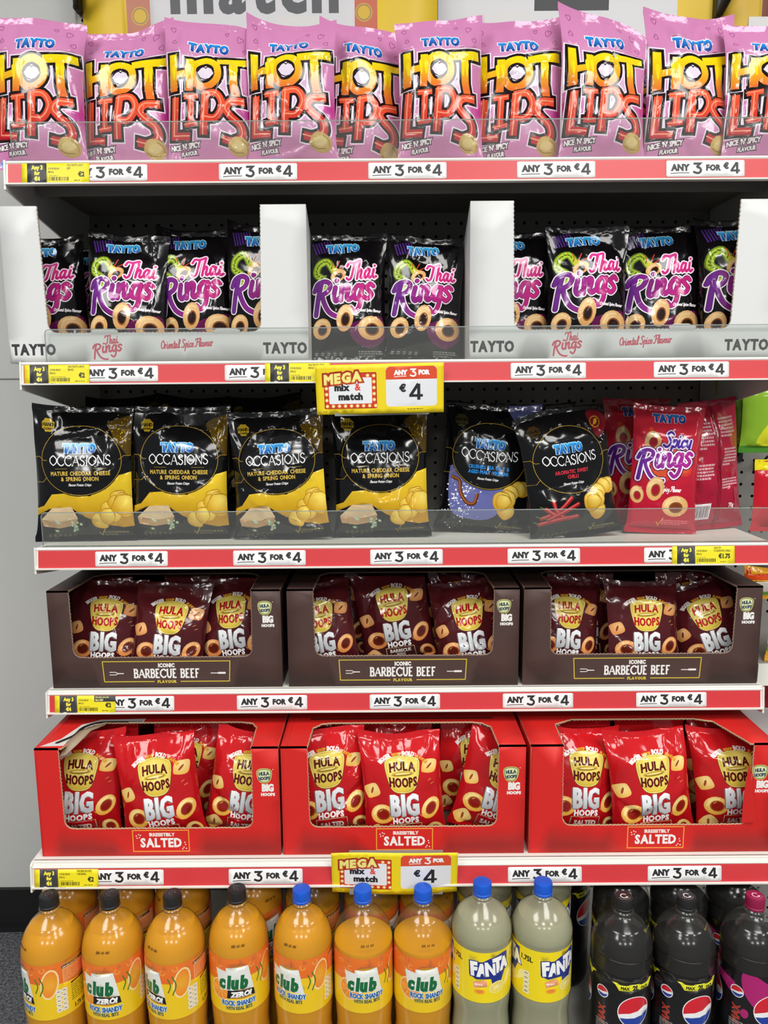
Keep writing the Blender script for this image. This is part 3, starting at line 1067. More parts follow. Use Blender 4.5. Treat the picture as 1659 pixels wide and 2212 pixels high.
def art_spicy_back():
    a = Art(128, 236, lambda p: mix(C('9E1230'), C('B3203A'), (p[:, 1] - 60) / 120), back='AC1230', grid=4)
    a.add(Re(60, 0, 68, 236), '8C0E28')
    for x, y, w, n, h in ((72, 170, 46, 6, 36), (76, 118, 40, 6, 34), (72, 76, 44, 4, 20), (14, 150, 40, 8, 50), (16, 96, 36, 5, 30)):
        tiny_text(a, x, y, w, h, n, 'D9A8B0', int(x + y))
    a.add(Re(12, 22, 46, 52), 'E2D8DC')
    for k in range(14): a.add(Re(15 + k * 2.0, 26, 15 + k * 2.0 + (1.1 if k % 3 else .7), 48), '2A1A20')
    a.add(T('70g', 96, 40, 8, sx=.8, bold=.4), 'EAD8DC')
    return a


ARTS['spicy_back'] = art_spicy_back()

# ------------------------------------------------------------------ film bags
def smooth01(x, a, b):
    t = np.clip((x - a) / (b - a), 0, 1)
    return t * t * (3 - 2 * t)


def facets(seed, W, H, cell):
    """a crumpled sheet: flat facets between random points, returned as a height function"""
    r = np.random.RandomState(seed)
    n = max(8, int(W * H / cell / cell))
    pts = np.vstack([np.stack([r.uniform(-.05, 1.05, n) * W, r.uniform(-.05, 1.05, n) * H], 1),
                     [[-W, -H], [2 * W, -H], [2 * W, 2 * H], [-W, 2 * H], [-.1 * W, .5 * H], [1.1 * W, .5 * H]]])
    o = delaunay_2d_cdt([Vector(p) for p in pts], [], [], 0, 1e-6)
    P = np.array([(v.x, v.y) for v in o[0]])
    z = r.uniform(-1, 1, len(P))
    T3 = [f for f in o[2] if len(f) == 3]

    def h(x, y):
        out = np.zeros(len(x))
        for a, b, c in T3:
            A, B, Cc = P[a], P[b], P[c]
            d = (B[0] - A[0]) * (Cc[1] - A[1]) - (Cc[0] - A[0]) * (B[1] - A[1])
            if abs(d) < 1e-9: continue
            v = ((x - A[0]) * (Cc[1] - A[1]) - (Cc[0] - A[0]) * (y - A[1])) / d
            w = ((B[0] - A[0]) * (y - A[1]) - (x - A[0]) * (B[1] - A[1])) / d
            m = (v >= -1e-6) & (w >= -1e-6) & (v + w <= 1 + 1e-6)
            out[m] = z[a] + (z[b] - z[a]) * v[m] + (z[c] - z[a]) * w[m]
        return out
    return h


def bag_surface(W, H, Tk, seed, top=(0, 0, 0), curl=0.0, crumple=1.0, dent=0.0, heavy=.82, bend=0.0):
    """returns fn(P mm, side) -> metres, local: x right, -y to the shopper, z up"""
    r = np.random.RandomState(seed)
    waves = [[(r.uniform(.05, .11) * (1 if i % 2 else .55), r.uniform(0, math.pi), r.uniform(0, 6.28)) for i in range(4)] for _ in range(6)]
    kf, pf = r.uniform(5, 8), r.uniform(0, 6.28)
    asym = r.uniform(-.22, .22)
    heavy = heavy * r.uniform(.78, 1.16)
    fc = [facets(seed * 7 + q, W, H, c) for q, c in ((1, 44.0), (2, 24.0), (3, 34.0))]
    tops = top

    def noise(ws, x, y):
        v = 0
        for k, a, p in ws:
            v = v + np.sin(k * (x * math.cos(a) + y * math.sin(a)) + p)
        return v / 2.0

    def fn(P, side):
        x0, y0 = P[:, 0], P[:, 1]
        s = (x0 - W / 2) / (W / 2)
        t = np.clip(y0 / H, 0, 1)
        e = 10.0 / H                      # the flat crimped ends
        tt = np.clip((t - e) / (1 - 2 * e), 0, 1)
        q = tt ** heavy
        b = (1 - np.abs(2 * q - 1) ** 2.5) ** .8
        x = s * (W / 2) * (1 - (.03 + .0011 * Tk) * b)
        sa = np.clip(s - asym * b * (1 - s * s), -1, 1)
        d = Tk / 2 * b * np.maximum(1 - np.abs(sa) ** 2.3, 0) ** .72
        ws = waves[:3] if side < 0 else waves[3:]
        fade = np.clip(b * 1.6, 0, 1) * np.clip((1 - s * s) * 2.5, .15, 1)
        n1 = noise(ws[0], x0, y0)
        n2 = noise(ws[1], x0 * 1.9, y0 * 1.9)
        n3 = noise(ws[2], x0 * .8, y0 * .45)
        up = 1 + .9 * smooth01(t, .58, .82)
        wr = (np.minimum(n3, .3) * 1.6) * crumple * fade
        if side < 0: wr = wr + (fc[0](x0, y0) * 5.2 * up + fc[1](x0, y0) * 1.5) * crumple * fade
        else: wr = wr + fc[2](x0, y0) * 3.0 * crumple * fade
        # gathers running in from the crimped ends
        g = np.abs(np.sin(s * kf + pf + 1.5 * t)) + .6 * np.abs(np.sin(s * kf * 1.9 - pf))
        wr = wr - g * 2.4 * crumple * (np.exp(-((t - .87) / .07) ** 2) + .6 * np.exp(-((t - .11) / .06) ** 2)) * np.clip((1 - s * s) * 3, 0, 1)
        y = side * (d + wr)
        y = np.where(side * y < .25, side * .25, y)
        # crimp ribs on the two ends
        end = (1 - smooth01(t, e * .6, e * 1.25)) + smooth01(t, 1 - e * 1.25, 1 - e * .6)
        y = y + .35 * end * np.sin(y0 * 2 * math.pi / 2.2)
        # the limp end waves in and out, corners lift and fold
        k = smooth01(t, .72, 1.0)
        y = y + k * (2.6 * np.sin(s * 3.1 + pf) + 1.4 * np.sin(s * 6.3 + kf)) + curl * k + bend * (2 * t - 1) ** 2
        l, m, rr = tops
        lift = np.where(s < 0, m + (l - m) * np.abs(s) ** 2.0, m + (rr - m) * np.abs(s) ** 2.0)
        z = y0 + lift * smooth01(t, .60, 1.0)
        x = x - np.sign(s) * np.maximum(np.where(s < 0, l - m, rr - m), 0) * .12 * k * np.abs(s)
        y = y + .45 * np.maximum(lift, 0) * k * np.abs(s)
        return np.stack([x, y, z], 1) / 1e3
    return fn


BAGS = []


def bag(name, art, loc, label, group, seed, scale=1.0, thick=50, top=(0, 0, 0), curl=0.0, crumple=1.0, lean=0.0, roll=0.0, yaw=0.0,
        cat='crisp packet', heavy=.82, bend=0.0, sx=1.0, keep_in=None):
    a = ARTS[art]
    fn = bag_surface(a.w, a.h, thick, seed, top, curl, crumple, heavy=heavy, bend=bend)
    a.lines = [10.0, a.h - 10.0]
    P, F, ink = a.compile()
    cen = P[F].mean(1)[:, 1]
    gx = np.linspace(0, a.w, 29)
    out = None
    root = empty(name, loc, label, cat, group, rot=(math.radians(-lean), math.radians(roll), math.radians(yaw)))
    root.scale = (scale * sx, scale, scale)
    for part, lo, hi, ny in (('bag_body', 10.0, a.h - 10.0, 40), ('top_seal', a.h - 10.0, a.h, 7), ('bottom_seal', 0.0, 10.0, 7)):
        m = (cen > lo) & (cen < hi)
        Pf, Ff = subset(P, F[m])
        gy = np.linspace(lo, hi, ny)
        Pb = np.array([(x, y) for y in gy for x in gx])
        n = len(gx)
        Fb = []
        for j in range(ny - 1):
            for i in range(n - 1):
                q = j * n + i
                Fb += [(q, q + n, q + 1), (q + 1, q + n, q + n + 1)]
        Fb = np.array(Fb) + len(Pf)
        V = np.vstack([fn(Pf, -1), fn(Pb, 1)])
        if True:     # soft film pressed flat where it meets the shelf or the carton's sides
            Mw = Matrix.LocRotScale(root.location, root.rotation_euler, root.scale)
            A, t0 = np.array(Mw.to_3x3()), np.array(Mw.translation)
            X = V @ A.T + t0
            x0, x1, yf, zt = keep_in or (-9, 9, -9, 9)
            if lean < 60: X[:, 2] = np.where(X[:, 2] < loc[2] + .0006, loc[2] + .0006 + .0004 * np.tanh((X[:, 2] - loc[2]) * 100), X[:, 2])
            X[:, 2] = np.where(X[:, 2] > zt, zt + .0005 * np.tanh((X[:, 2] - zt) * 60), X[:, 2])
            X[:, 0] = np.where(X[:, 0] < x0, x0 + .0004 * np.tanh((X[:, 0] - x0) * 200), np.where(X[:, 0] > x1, x1 + .0004 * np.tanh((X[:, 0] - x1) * 200), X[:, 0]))
            X[:, 1] = np.where(X[:, 1] < yf, yf + .0004 * np.tanh((X[:, 1] - yf) * 200), X[:, 1])
            V = (X - t0) @ np.linalg.inv(A).T
        I = np.concatenate([ink[m].reshape(-1, 3), np.repeat(a.back[None], len(Fb) * 3, 0)])
        # close the open side edges
        o = mesh_obj(part, V, np.vstack([Ff, Fb]), M['foil'], root, ink=I, smooth=True)
    BAGS.append(root)
    return root

# ------------------------------------------------------------------ the setting
BAY = 1.25
DECKS = [1.620, 1.3085, 1.001, 0.7455, 0.4885]       # tops of the five shelves
RAILS = [1.585, 1.2745, 0.9655, 0.7073, 0.4467]     # lower edges of their price rails
FRONT = [0.0, 0.0, 0.0, 0.0, -0.105]
BACK = 0.34
BASE_DECK = 0.125

fl = MB().box(-2.6, 3.8, -4.0, 0.42, -0.02, 0.0).build('floor', M['floor']); prop(fl, kind='structure')
wl = MB().box(-2.6, 3.8, 0.385, 0.42, 0.0, 2.95).build('wall_back', M['wall']); prop(wl, kind='structure')
zj = float(at(20, 818, 0.385)[2])
jt = MB().box(-2.6, -0.002, 0.3825, 0.385, zj - .001, zj + .001).build('trim_1', M['groove']); prop(jt, kind='structure')
bb = MB().box(-2.6, -0.002, 0.375, 0.385, 0.0, 0.103).box(-2.6, -0.002, 0.365, 0.385, 0.0, 0.012).build('baseboard_back', M['skirting']); prop(bb, kind='structure')


def pegboard(name, x0, x1, z0, z1, label):
    """steel back panel pierced by a square grid of holes"""
    p, rad, y = 0.0254, 0.0033, BACK
    nx, nz = int((x1 - x0) / p), int((z1 - z0) / p)
    V, F = [], []
    mx, mz = ((x1 - x0) - nx * p) / 2, ((z1 - z0) - nz * p) / 2
    for i in range(nx):
        for j in range(nz):
            cx, cz = x0 + mx + (i + .5) * p, z0 + mz + (j + .5) * p
            b = len(V)
            for k in range(8):
                t = math.pi / 8 + k * math.pi / 4
                V.append((cx + rad * math.cos(t), y, cz + rad * math.sin(t)))
            h = p / 2
            V += [(cx + a * h, y, cz + c * h) for a, c in ((1, 1), (-1, 1), (-1, -1), (1, -1))]
            for q in range(4):
                F.append((b + 2 * q, b + 8 + q, b + 2 * q + 1))
                F.append((b + 2 * q + 1, b + 8 + q, b + 8 + (q + 1) % 4, b + (2 * q + 2) % 8))
    F = [f[::-1] for f in F]
    b = MB()
    b.V, b.F = V, F
    e = empty(name, (0, 0, 0), label, 'back panel')
    b.build('perforated_sheet', M['peg'], e)
    s = MB().box(x0, x1, y + .012, y + .016, z0, z1)  # near-black sheet painted as the shade seen through the holes
    s.build('hole_shade_sheet', M['hole'], e)
    for xa, xb in ((x0 - .001, x0 + .001 + mx), (x1 - .001 - mx, x1 + .001)):
        MB().box(xa, xb, y - .001, y + .016, z0, z1).build('side_edge', M['peg'], e)
    return e


pegboard('pegboard_panel', 0.0, 1.247, 0.02, 2.20, 'grey pegboard back panel behind the crisp shelves')
pegboard('pegboard_panel', 1.253, 1.80, 0.02, 2.20, 'grey pegboard back panel of the neighbouring bay with hanging sweets')


def shelf(i, x0, x1, label, mat='rail_red'):
    zt, zr, yf = DECKS[i], RAILS[i], FRONT[i]
    e = empty('shelf', (x0, BACK, zt), label, 'shelf', 'white steel shelves with red price rails')
    o = np.array([x0, BACK, zt])
    def B(mb, name, m, **k):
        mb.V = [tuple(np.array(v) - o) for v in mb.V]
        return mb.build(name, m, e, **k)
    d = MB().box(x0, x1, yf + .004, BACK - .001, zt - .004, zt)
    d.box(x0, x1, yf + .002, yf + .008, zt - .022, zt)
    B(d, 'deck', M['white_metal'], bevel=.0012)
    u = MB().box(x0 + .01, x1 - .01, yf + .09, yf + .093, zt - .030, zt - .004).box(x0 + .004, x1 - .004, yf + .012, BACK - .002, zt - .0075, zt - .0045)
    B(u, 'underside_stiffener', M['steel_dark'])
    h = .033
    rl = MB().prism([(yf + .002, zr + h + .003), (yf - .002, zr + h + .003), (yf - .0035, zr + h), (yf - .0025, zr + h - .002), (yf - .0065, zr + .002),
                     (yf - .0105, zr + .0015), (yf - .0105, zr - .0008), (yf + .002, zr - .0008)], x0, x1)
    B(rl, 'price_rail', M['white_metal'])
    ins = MB().prism([(yf - .0031, zr + h - .002), (yf - .0025, zr + h - .002), (yf - .0065, zr + .002), (yf - .0071, zr + .002)], x0 + .004, x1 - .004)
    B(ins, 'insert_strip', M[mat], )
    for xs in (x0, x1 - .003):
        br = MB().prism([(yf - .004, zr + h + .004), (yf - .0085, zr - .008), (yf + .004, zr - .010), (BACK - .06, zr - .055 if i < 4 else zr - .06), (BACK - .002, zr - .06), (BACK - .002, zt - .001), (yf + .002, zt - .001)],
                        xs - (.0025 if xs == x0 else -.0025), xs + (.0005 if xs == x0 else .0055))
        B(br, 'end_bracket', M['white_metal'])
    return e


NAMES = ['top shelf holding the pink crisp packets', 'second shelf holding the white display trays', 'middle shelf holding the large black crisp packets',
         'fourth shelf holding the brown cartons', 'deeper fifth shelf holding the red cartons']
for i in range(5):
    shelf(i, 0.0, BAY, 'white steel shelf with red price rail, ' + NAMES[i])

bs = empty('base_shelf', (0, 0, 0), 'low base shelf that the drink bottles stand on', 'shelf')
MB().box(0.0 - .06, BAY + .03, -.235, BACK - .002, BASE_DECK - .02, BASE_DECK).build('deck', M['white_metal'], bs, bevel=.002)
MB().box(0.0 - .05, BAY + .02, -.20, -.185, 0.0, BASE_DECK - .02).build('kick_plate', M['skirting'], bs)

# the neighbouring bay to the right: one shelf end in view
nb = empty('shelf', (BAY + .009, BACK, .772), 'grey shelf of the neighbouring bay beside the brown cartons', 'shelf')
_d = MB().box(0, .5, -.30, -.002, -.02, 0.0)
_d.build('deck', plain('grey_shelf_paint', '8F8C86', .5), nb)
_d = MB().box(0, .5, -.305, -.30, -.04, .0)
_d.build('price_rail', M['white_metal'], nb)


# ------------------------------------------------------------------ clear risers along the shelf fronts
def riser(x0, x1, z0, h, y, label, flange=.010):
    e = empty('shelf_riser', ((x0 + x1) / 2, y, z0), label, 'shelf riser', 'clear shelf risers')
    w = (x1 - x0) / 2
    r = .006
    poly = [(-w, 0), (w, 0), (w, h - r), (w - r * .3, h - r * .3), (w - r, h), (-w + r, h), (-w + r * .3, h - r * .3), (-w, h - r)]
    n = len(poly)
    V = [(x, -.001, z) for x, z in poly] + [(x, .001, z) for x, z in poly]
    mesh_obj('clear_panel', V[:n], [tuple(range(n))], M['acrylic'], e)
    b = MB()
    b.tube([(-w, 0, 0), (-w, 0, h - r), (-w + r * .3, 0, h - r * .3), (-w + r, 0, h), (w - r, 0, h), (w - r * .3, 0, h - r * .3), (w, 0, h - r), (w, 0, 0)], .0009, 6)
    b.build('polished_edge', M['acrylic_edge'], e, smooth=True)
    MB().box(-w, w, -.0012, flange, 0, .0012).build('base_flange', M['acrylic_edge'], e)
    return e


def riser_px(px_l, py_top, i, x1, label, y, flange=.010):
    a = at(px_l, py_top, y)
    riser(float(a[0]), x1, DECKS[i], float(a[2]) - DECKS[i], y, label, flange)


riser_px(21, 265, 0, BAY - .002, 'clear plastic riser in front of the pink crisp packets', .008)
riser_px(96, 712, 1, BAY - .002, 'clear plastic riser in front of the white display trays', .003, .005)
riser_px(88, 1108, 2, BAY - .004, 'clear plastic riser in front of the large black crisp packets', .004)


# ------------------------------------------------------------------ paper in the price rails
def rail_fn(i, xc, w, h, lift=.0, off=.0006, slant=0.0):
    """a slip lying on the sloping face of price rail i, centred at xc"""
    zr, yf = RAILS[i], FRONT[i]
    zc = zr + .0165 + lift
    nrm = np.array([0, -math.cos(.12), -math.sin(.12) * -1])
    def fn(P):
        x = (P[:, 0] - w / 2) / 1e3
        z = (P[:, 1] - h / 2) / 1e3
        y = yf - .0031 - .004 * ((zr + .031) - (zc + z)) / .029 - off + yf * 0
        return np.stack([x, y, zc + z + slant * x], 1), np.repeat(nrm[None], len(P), 0)
    return fn


def three(x, y, h, w=.19):
    """a flat-topped 3"""
    P = np.vstack([[(-.33, .90), (.26, .90), (-.06, .57)], catmull([(-.02, .585), (.24, .52), (.34, .30), (.2, .10), (-.05, .08), (-.36, .2)], 4)])
    a = Shape(strokes=[(P[:3] * h + [x, y], h * w, 'butt', False), (P[3:] * h + [x, y], h * w, 'butt', False)])
    return a


def four(x, y, h, w=.2):
    q = lambda *p: np.array(p, float) * h + [x, y]
    return Shape(strokes=[(q((.14, 1.0), (-.34, .30)), h * w * .95, 'butt', False), (q((-.44, .27), (.42, .27)), h * w * .85, 'butt', False), (q((.16, 1.0), (.16, 0)), h * w, 'butt', False)])


def art_slip():
    a = Art(123, 25.5, lambda p: np.repeat(C('F0EFEF')[None], len(p), 0), back='E8E8E8', grid=9)
    k = '262628'
    a.add(T('ANY', 22, 10, 9.4, sx=.95, bold=1.0, track=.10), k)
    a.add(St([(7, 5.4), (20, 6.2), (36, 6.2)], 1.3, False), k)
    a.add(three(48.5, 4.6, 17.5, .21), k)
    a.add(T('FOR', 74, 10, 8.4, sx=.92, bold=.9, track=.15), k)
    a.add(T('€', 94, 12.5, 8.6, sx=.95, bold=.9), k)
    a.add(four(108.5, 4.6, 17.5, .22), k)
    for x, y in ((0, 0), (123, 0), (0, 25.5), (123, 25.5)):
        c = np.array([(x, y), (x + (2.4 if x == 0 else -2.4), y), (x, y + (2.4 if y == 0 else -2.4))], float)
        a.add(Po([c[0], c[1], c[0] + ((c[1] - c[0]) + (c[2] - c[0])) * .3, c[2]]), None)
    return a


SLIP = art_slip()


def slip(i, px_l, px_r, where):
    py = [372, 808, 1202, 1509, 1879][i]
    yf = FRONT[i] - .005
    xc = (at(px_l, py, yf)[0] + at(px_r, py, yf)[0]) / 2
    o = sheet('offer_slip', SLIP, M['paper'], rail_fn(i, xc, 123, 25.5), thick=.0002)
    o.location.x = float(xc)
    prop(o, 'white offer slip ' + where, 'offer slip', 'white offer slips in the price rails')


SL = [(148, 320, 'on the top rail, half covered by the yellow ticket'), (471, 644, 'on the top rail below the third and fourth pink packets'),
      (793, 967, 'at the middle of the top rail'), (1115, 1287, 'on the top rail below the eighth pink packet'), (1437, 1609, 'at the right end of the top rail')]
for a, b, w in SL: slip(0, a, b, w)
for a, b, w in [(178, 343, 'on the second rail beside the spicy ring price ticket'), (485, 649, 'on the second rail, its end hidden under a yellow ticket'),
                (1101, 1267, 'on the second rail right of the yellow sign'), (1409, 1576, 'at the right end of the second rail')]: slip(1, a, b, w)
for a, b, w in [(203, 365, 'at the left end of the middle rail'), (502, 662, 'on the middle rail, second from the left end'), (799, 957, 'at the centre of the middle rail'),
                (1095, 1254, 'on the middle rail below the chilli crisps'), (1390, 1548, 'on the middle rail, mostly hidden by the €1.75 ticket')]: slip(2, a, b, w)
for a, b, w in [(222, 378, 'on the fourth rail beside the yellow ticket below the left brown carton'), (510, 665, 'on the fourth rail where the left and middle brown cartons meet'), (797, 952, 'on the fourth rail below the middle brown carton'),
                (1084, 1240, 'on the fourth rail where the middle and right brown cartons meet'), (1371, 1529, 'on the fourth rail below the right brown carton')]: slip(3, a, b, w)
for a, b, w in [(192, 354, 'on the fifth rail beside the yellow ticket above the bottles'), (492, 655, 'on the fifth rail left of the yellow sign'),
                (1096, 1258, 'on the fifth rail right of the yellow sign'), (1397, 1561, 'at the right end of the fifth rail')]: slip(4, a, b, w)


def art_ticket(l1, l2, price, boxed=False, seed=0):
    a = Art(106, 31, lambda p: np.repeat(C('EBDC1E')[None], len(p), 0), back='DCCB1C', grid=9)
    a.add(Re(8.5, 0, 39, 31), '38383B')
    y = 'F6E84A'
    a.add(T('Any 3', 24, 21.5, 6.2, sx=.82, bold=.45), y)
    a.add(T('for', 24, 13.2, 5.8, sx=.82, bold=.45), y)
    a.add(T('€4', 24, 4.6, 5.8, sx=.85, bold=.5), y)
    tiny_text(a, 15, 1.2, 16, 1.6, 1, 'D8D8C8', 1)
    k = '3A3510'
    a.add(T('3 FOR €4.00', 41.5, 21.2, 3.2, sx=.72, bold=.12, align='l', res=1), k)
    a.add(T('FMCG', 41.5, 15.8, 3.2, sx=.72, bold=.12, align='l', res=1), k)
    if boxed: a.add(Re(69, 20, 106, 31), '38383B')
    tk = 'E6DE9A' if boxed else k
    a.add(T(l1, 71, 26.2, 3.3, sx=.70, bold=.12, align='l', res=1), tk)
    a.add(T(l2, 71, 21.4, 3.3, sx=.70, bold=.12, align='l', res=1), tk)
    a.add(T(price, 98, 10.5, 7.2, sx=.8, bold=.5, align='r'), '2A2608')
    r = random.Random(seed)
    x = 43
    while x < 74:
        w = r.choice((.5, .8, 1.2, 1.6))
        a.add(Re(x, 4, x + w, 10), '2A2608')
        x += w + r.choice((.5, .7, 1.0))
    tiny_text(a, 43, 11.2, 30, 1.4, 1, '6A6010', seed)
    tiny_text(a, 42, 1, 14, 1.4, 1, '6A6010', seed)
    tiny_text(a, 82, 4, 20, 2.0, 1, '4A4210', seed)
    return a


def ticket(i, px_l, px_r, l1, l2, price, label, boxed=False, seed=0, slant=0.0):
    py = [377, 814, 1199, 1518, 1891][i]
    yf = FRONT[i] - .006
    xc = (at(px_l, py, yf)[0] + at(px_r, py, yf)[0]) / 2
    o = sheet('price_ticket', art_ticket(l1, l2, price, boxed, seed), M['paper'], rail_fn(i, xc, 106, 31, lift=-.0005, off=.0016, slant=slant), thick=.0003)
    o.location.x = float(xc)
    prop(o, label, 'price ticket', 'yellow price tickets')


ticket(0, 48, 193, '70G TAYTO HOT', 'LIPS', '€2', 'yellow and black price ticket at the left end of the top rail', seed=1)
ticket(1, 54, 194, '70G TAYTO SPICY', 'RINGS', '€2', 'yellow and black price ticket at the left end of the second rail', seed=2)
ticket(1, 573, 713, '70G TAYTO THAI', 'RINGS', '€2', 'yellow and black price ticket partly tucked under the upper yellow sign', seed=3)
ticket(2, 1452, 1586, '125G TY', 'OCASSIONS CHILLI', '€1.75', 'yellow and black price ticket reading €1.75 on the middle rail', seed=4)
ticket(3, 118, 250, '70G BIG HOOPS', 'BBQ BEEF', '€2', 'yellow and black price ticket with a black corner box on the fourth rail', True, seed=5)
ticket(4, 76, 211, '70G BIG HOOPS', 'ORIGINAL', '€2', 'yellow and black price ticket on the fifth rail above the bottles', seed=6)


def art_mega():
    a = Art(208, 80, lambda p: np.repeat(C('F2D81C')[None], len(p), 0), back='E2E2DA', grid=7)
    a.add(Re(13, 9, 99, 67, 2), 'A82418')
    a.add(Re(14.5, 10.5, 97.5, 65.5, 1.5), 'D23A22')
    a.add(Re(21, 17, 91, 59, 2), 'EDEFF2')
    bl = [(17.5 + k * 9.9, 13.4) for k in range(9)] + [(94.6, 13.4 + k * 9.6) for k in range(1, 6)] + [(17, 13.4 + k * 9.6) for k in range(1, 4)] + [(84.6, 62)]
    for x, y in bl:
        a.add(El(x, y, 3.2, None, 0, 12), 'F0902A')
        a.add(El(x, y, 2.2, None, 0, 10), 'FFF2C0')
    m = T('MEGA', 44, 51.5, 14.5, sx=.95, bold=1.3, track=.22, rot=0)
    m = m.map(lambda p: np.stack([p[:, 0], p[:, 1] + .085 * (p[:, 0] - 44)], 1))
    a.add(m, 'A82A18', 3.0)
    a.add(m.move(1.1, -1.2), 'C8541A', .8)
    a.add(m, 'F8EE8A')
    k = '242426'
    a.add(T('mix', 42, 38.5, 10.5, sx=.98, bold=1.0, track=.13), k)
    a.add(T('&', 68, 38.5, 11, sx=.9, bold=.5), 'E0483C')
    a.add(T('match', 56, 23.5, 10.5, sx=.98, bold=1.0, track=.12), k)
    a.add(Re(114, 11, 197, 75, 6), 'E8EAEE')
    a.add(Po([(114, 54.5), (197, 54.5), (197, 69), (195, 73), (191, 75), (120, 75), (116, 73), (114, 69)]), 'E2502E')
    a.add(T('ANY', 138, 62, 7, sx=.95, bold=.8, track=.1), 'FBFBFB')
    a.add(St([(128, 58.6), (140, 59.4), (147, 59.2)], 1.1, False), 'FBFBFB')
    a.add(three(158, 58.4, 13), 'FBFBFB')
    a.add(T('FOR', 176, 62, 6.6, sx=.95, bold=.8, track=.1), 'FBFBFB')
    a.add(T('€', 141, 35, 11, sx=.95, bold=1.0), k)
    a.add(four(163, 21, 26), k)
    tiny_text(a, 148, 6, 54, 2, 1, '5A5010', 3)
    tiny_text(a, 10, 4, 18, 2, 1, '5A5010', 4)
    return a


MEGA = art_mega()


def mega(px, py, Y, tilt, label, seed):
    c = at(px, py, Y)
    r = random.Random(seed)
    k1, k2 = r.uniform(.5, 1), r.uniform(-1, 1)
    def fn(P):
        x, z = (P[:, 0] - 104) / 1e3, (P[:, 1] - 40) / 1e3
        y = -.006 * (x / .104) ** 2 * k1 * (0.4 - z / .04) * -.6 - .0015 * np.sin(x * 30 + k2) - (z - .04) * .10
        return np.stack([x, y, z], 1), np.repeat(np.array([[0, -1.0, 0]]), len(P), 0)
    e = empty('offer_sign', c, label, 'offer sign', 'yellow MEGA offer signs', rot=(0, math.radians(tilt), 0))
    o = sheet('printed_sheet', MEGA, M['paper'], fn, parent=e, thick=.0003, smooth=True)
    MB().box(-.075, .08, .0105, .0115, -.0425, .037).build('clear_holder', M['acrylic_edge'], e)
    return e


mega(820.5, 840, -.0190, -.9, 'yellow MEGA mix & match €4 sign hanging from the second rail above the black crisps', 1)
mega(852.5, 1890, -.1240, .2, 'yellow MEGA mix & match €4 sign hanging from the fifth rail above the bottles', 2)


# ------------------------------------------------------------------ posters and cards above the top shelf
def header_poster(px0, px1, items, label, z0=1.665, z1=2.30):
    Y = BACK - .006
    x0, x1 = float(at(px0, 20, Y)[0]), float(at(px1, 20, Y)[0])
    w, h = (x1 - x0) * 1e3, (z1 - z0) * 1e3
    a = Art(w, h, lambda p: np.repeat(C('DADADC')[None], len(p), 0), back='CFCFCF', grid=60)
    mx = lambda px: (float(at(px, 20, Y)[0]) - x0) * 1e3
    mz = lambda py: (float(at((px0 + px1) / 2, py, Y)[2]) - z0) * 1e3
    items(a, mx, mz, w, h)
    o = sheet('header_poster', a, M['paper'], flat_front(0, 0, 0), thick=.002)
    o.location = (x0, Y, z0)
    prop(o, label, 'poster', 'header posters behind the top shelf')


def bulb(a, x, y):
    a.add(El(x, y, 14), 'E0B83A', 2.5)
    a.add(El(x, y, 14), 'A88A5A', 1.2)
    a.add(El(x, y, 12), rgrad('F5E060', 'D8B030', x, y, 0, 13))


def p1(a, mx, mz, w, h):
    a.add(Re(0, 0, mx(273), h), 'E6C22C')
    a.add(Re(mx(273), 0, mx(324), h), 'C27C64')
    bulb(a, mx(302), mz(33))
    bulb(a, mx(302), mz(-40))
    a.add(Re(mx(766), 0, mx(815), h), 'CC6B52')
    bulb(a, mx(786), mz(28))
    bulb(a, mx(786), mz(-45))
    a.add(Re(mx(815), 0, w, h), 'E6C42E')
    a.add(T('match', (mx(372) + mx(728)) / 2, mz(24), 92, sx=.86, bold=4.5, track=.17, res=3), '5A5C60')


def p2(a, mx, mz, w, h):
    x0, y0 = mx(1154), mz(23)
    a.add(Re(x0, y0, mx(1315), y0 + 30), '2E2F32')
    a.add(Po([(x0, y0 + 28), (x0 + 40, y0 + 28), (mx(1290), y0 + 150), (mx(1290), y0 + 190), (mx(1250), y0 + 190)]), '2E2F32')
    a.add(Re(mx(1463), 0, w, h), 'E6C22C')


def p3(a, mx, mz, w, h):
    a.add(Re(0, 0, mx(1646), h), 'D9B22A')
    a.add(Re(mx(1646), 0, w, h), '7A3A28')


header_poster(178, 945, p1, 'wide poster with grey lettering match and round bulbs behind the left pink packets')
header_poster(946, 1540, p2, 'white and yellow poster with dark figure behind the right pink packets')
header_poster(1558, 1760, p3, 'yellow and brown poster at the upper right corner')

for nm, px, py in (('black bracket at the left edge of the match poster', 166, 8), ('black bracket between the two posters at upper right', 1552, 22)):
    Y = BACK - .02
    c = at(px, py, Y)
    e = empty('poster_bracket', c, nm, 'bracket', 'poster brackets')
    MB().box(-.006, .006, -.006, .018, -.012, .12).build('clamp', M['wire'], e, bevel=.002)
    MB().tube([(0, -.004, -.01), (.02, -.03, .035), (.045, -.05, .09)], .007, 8).build('arm', M['wire'], e, smooth=True)

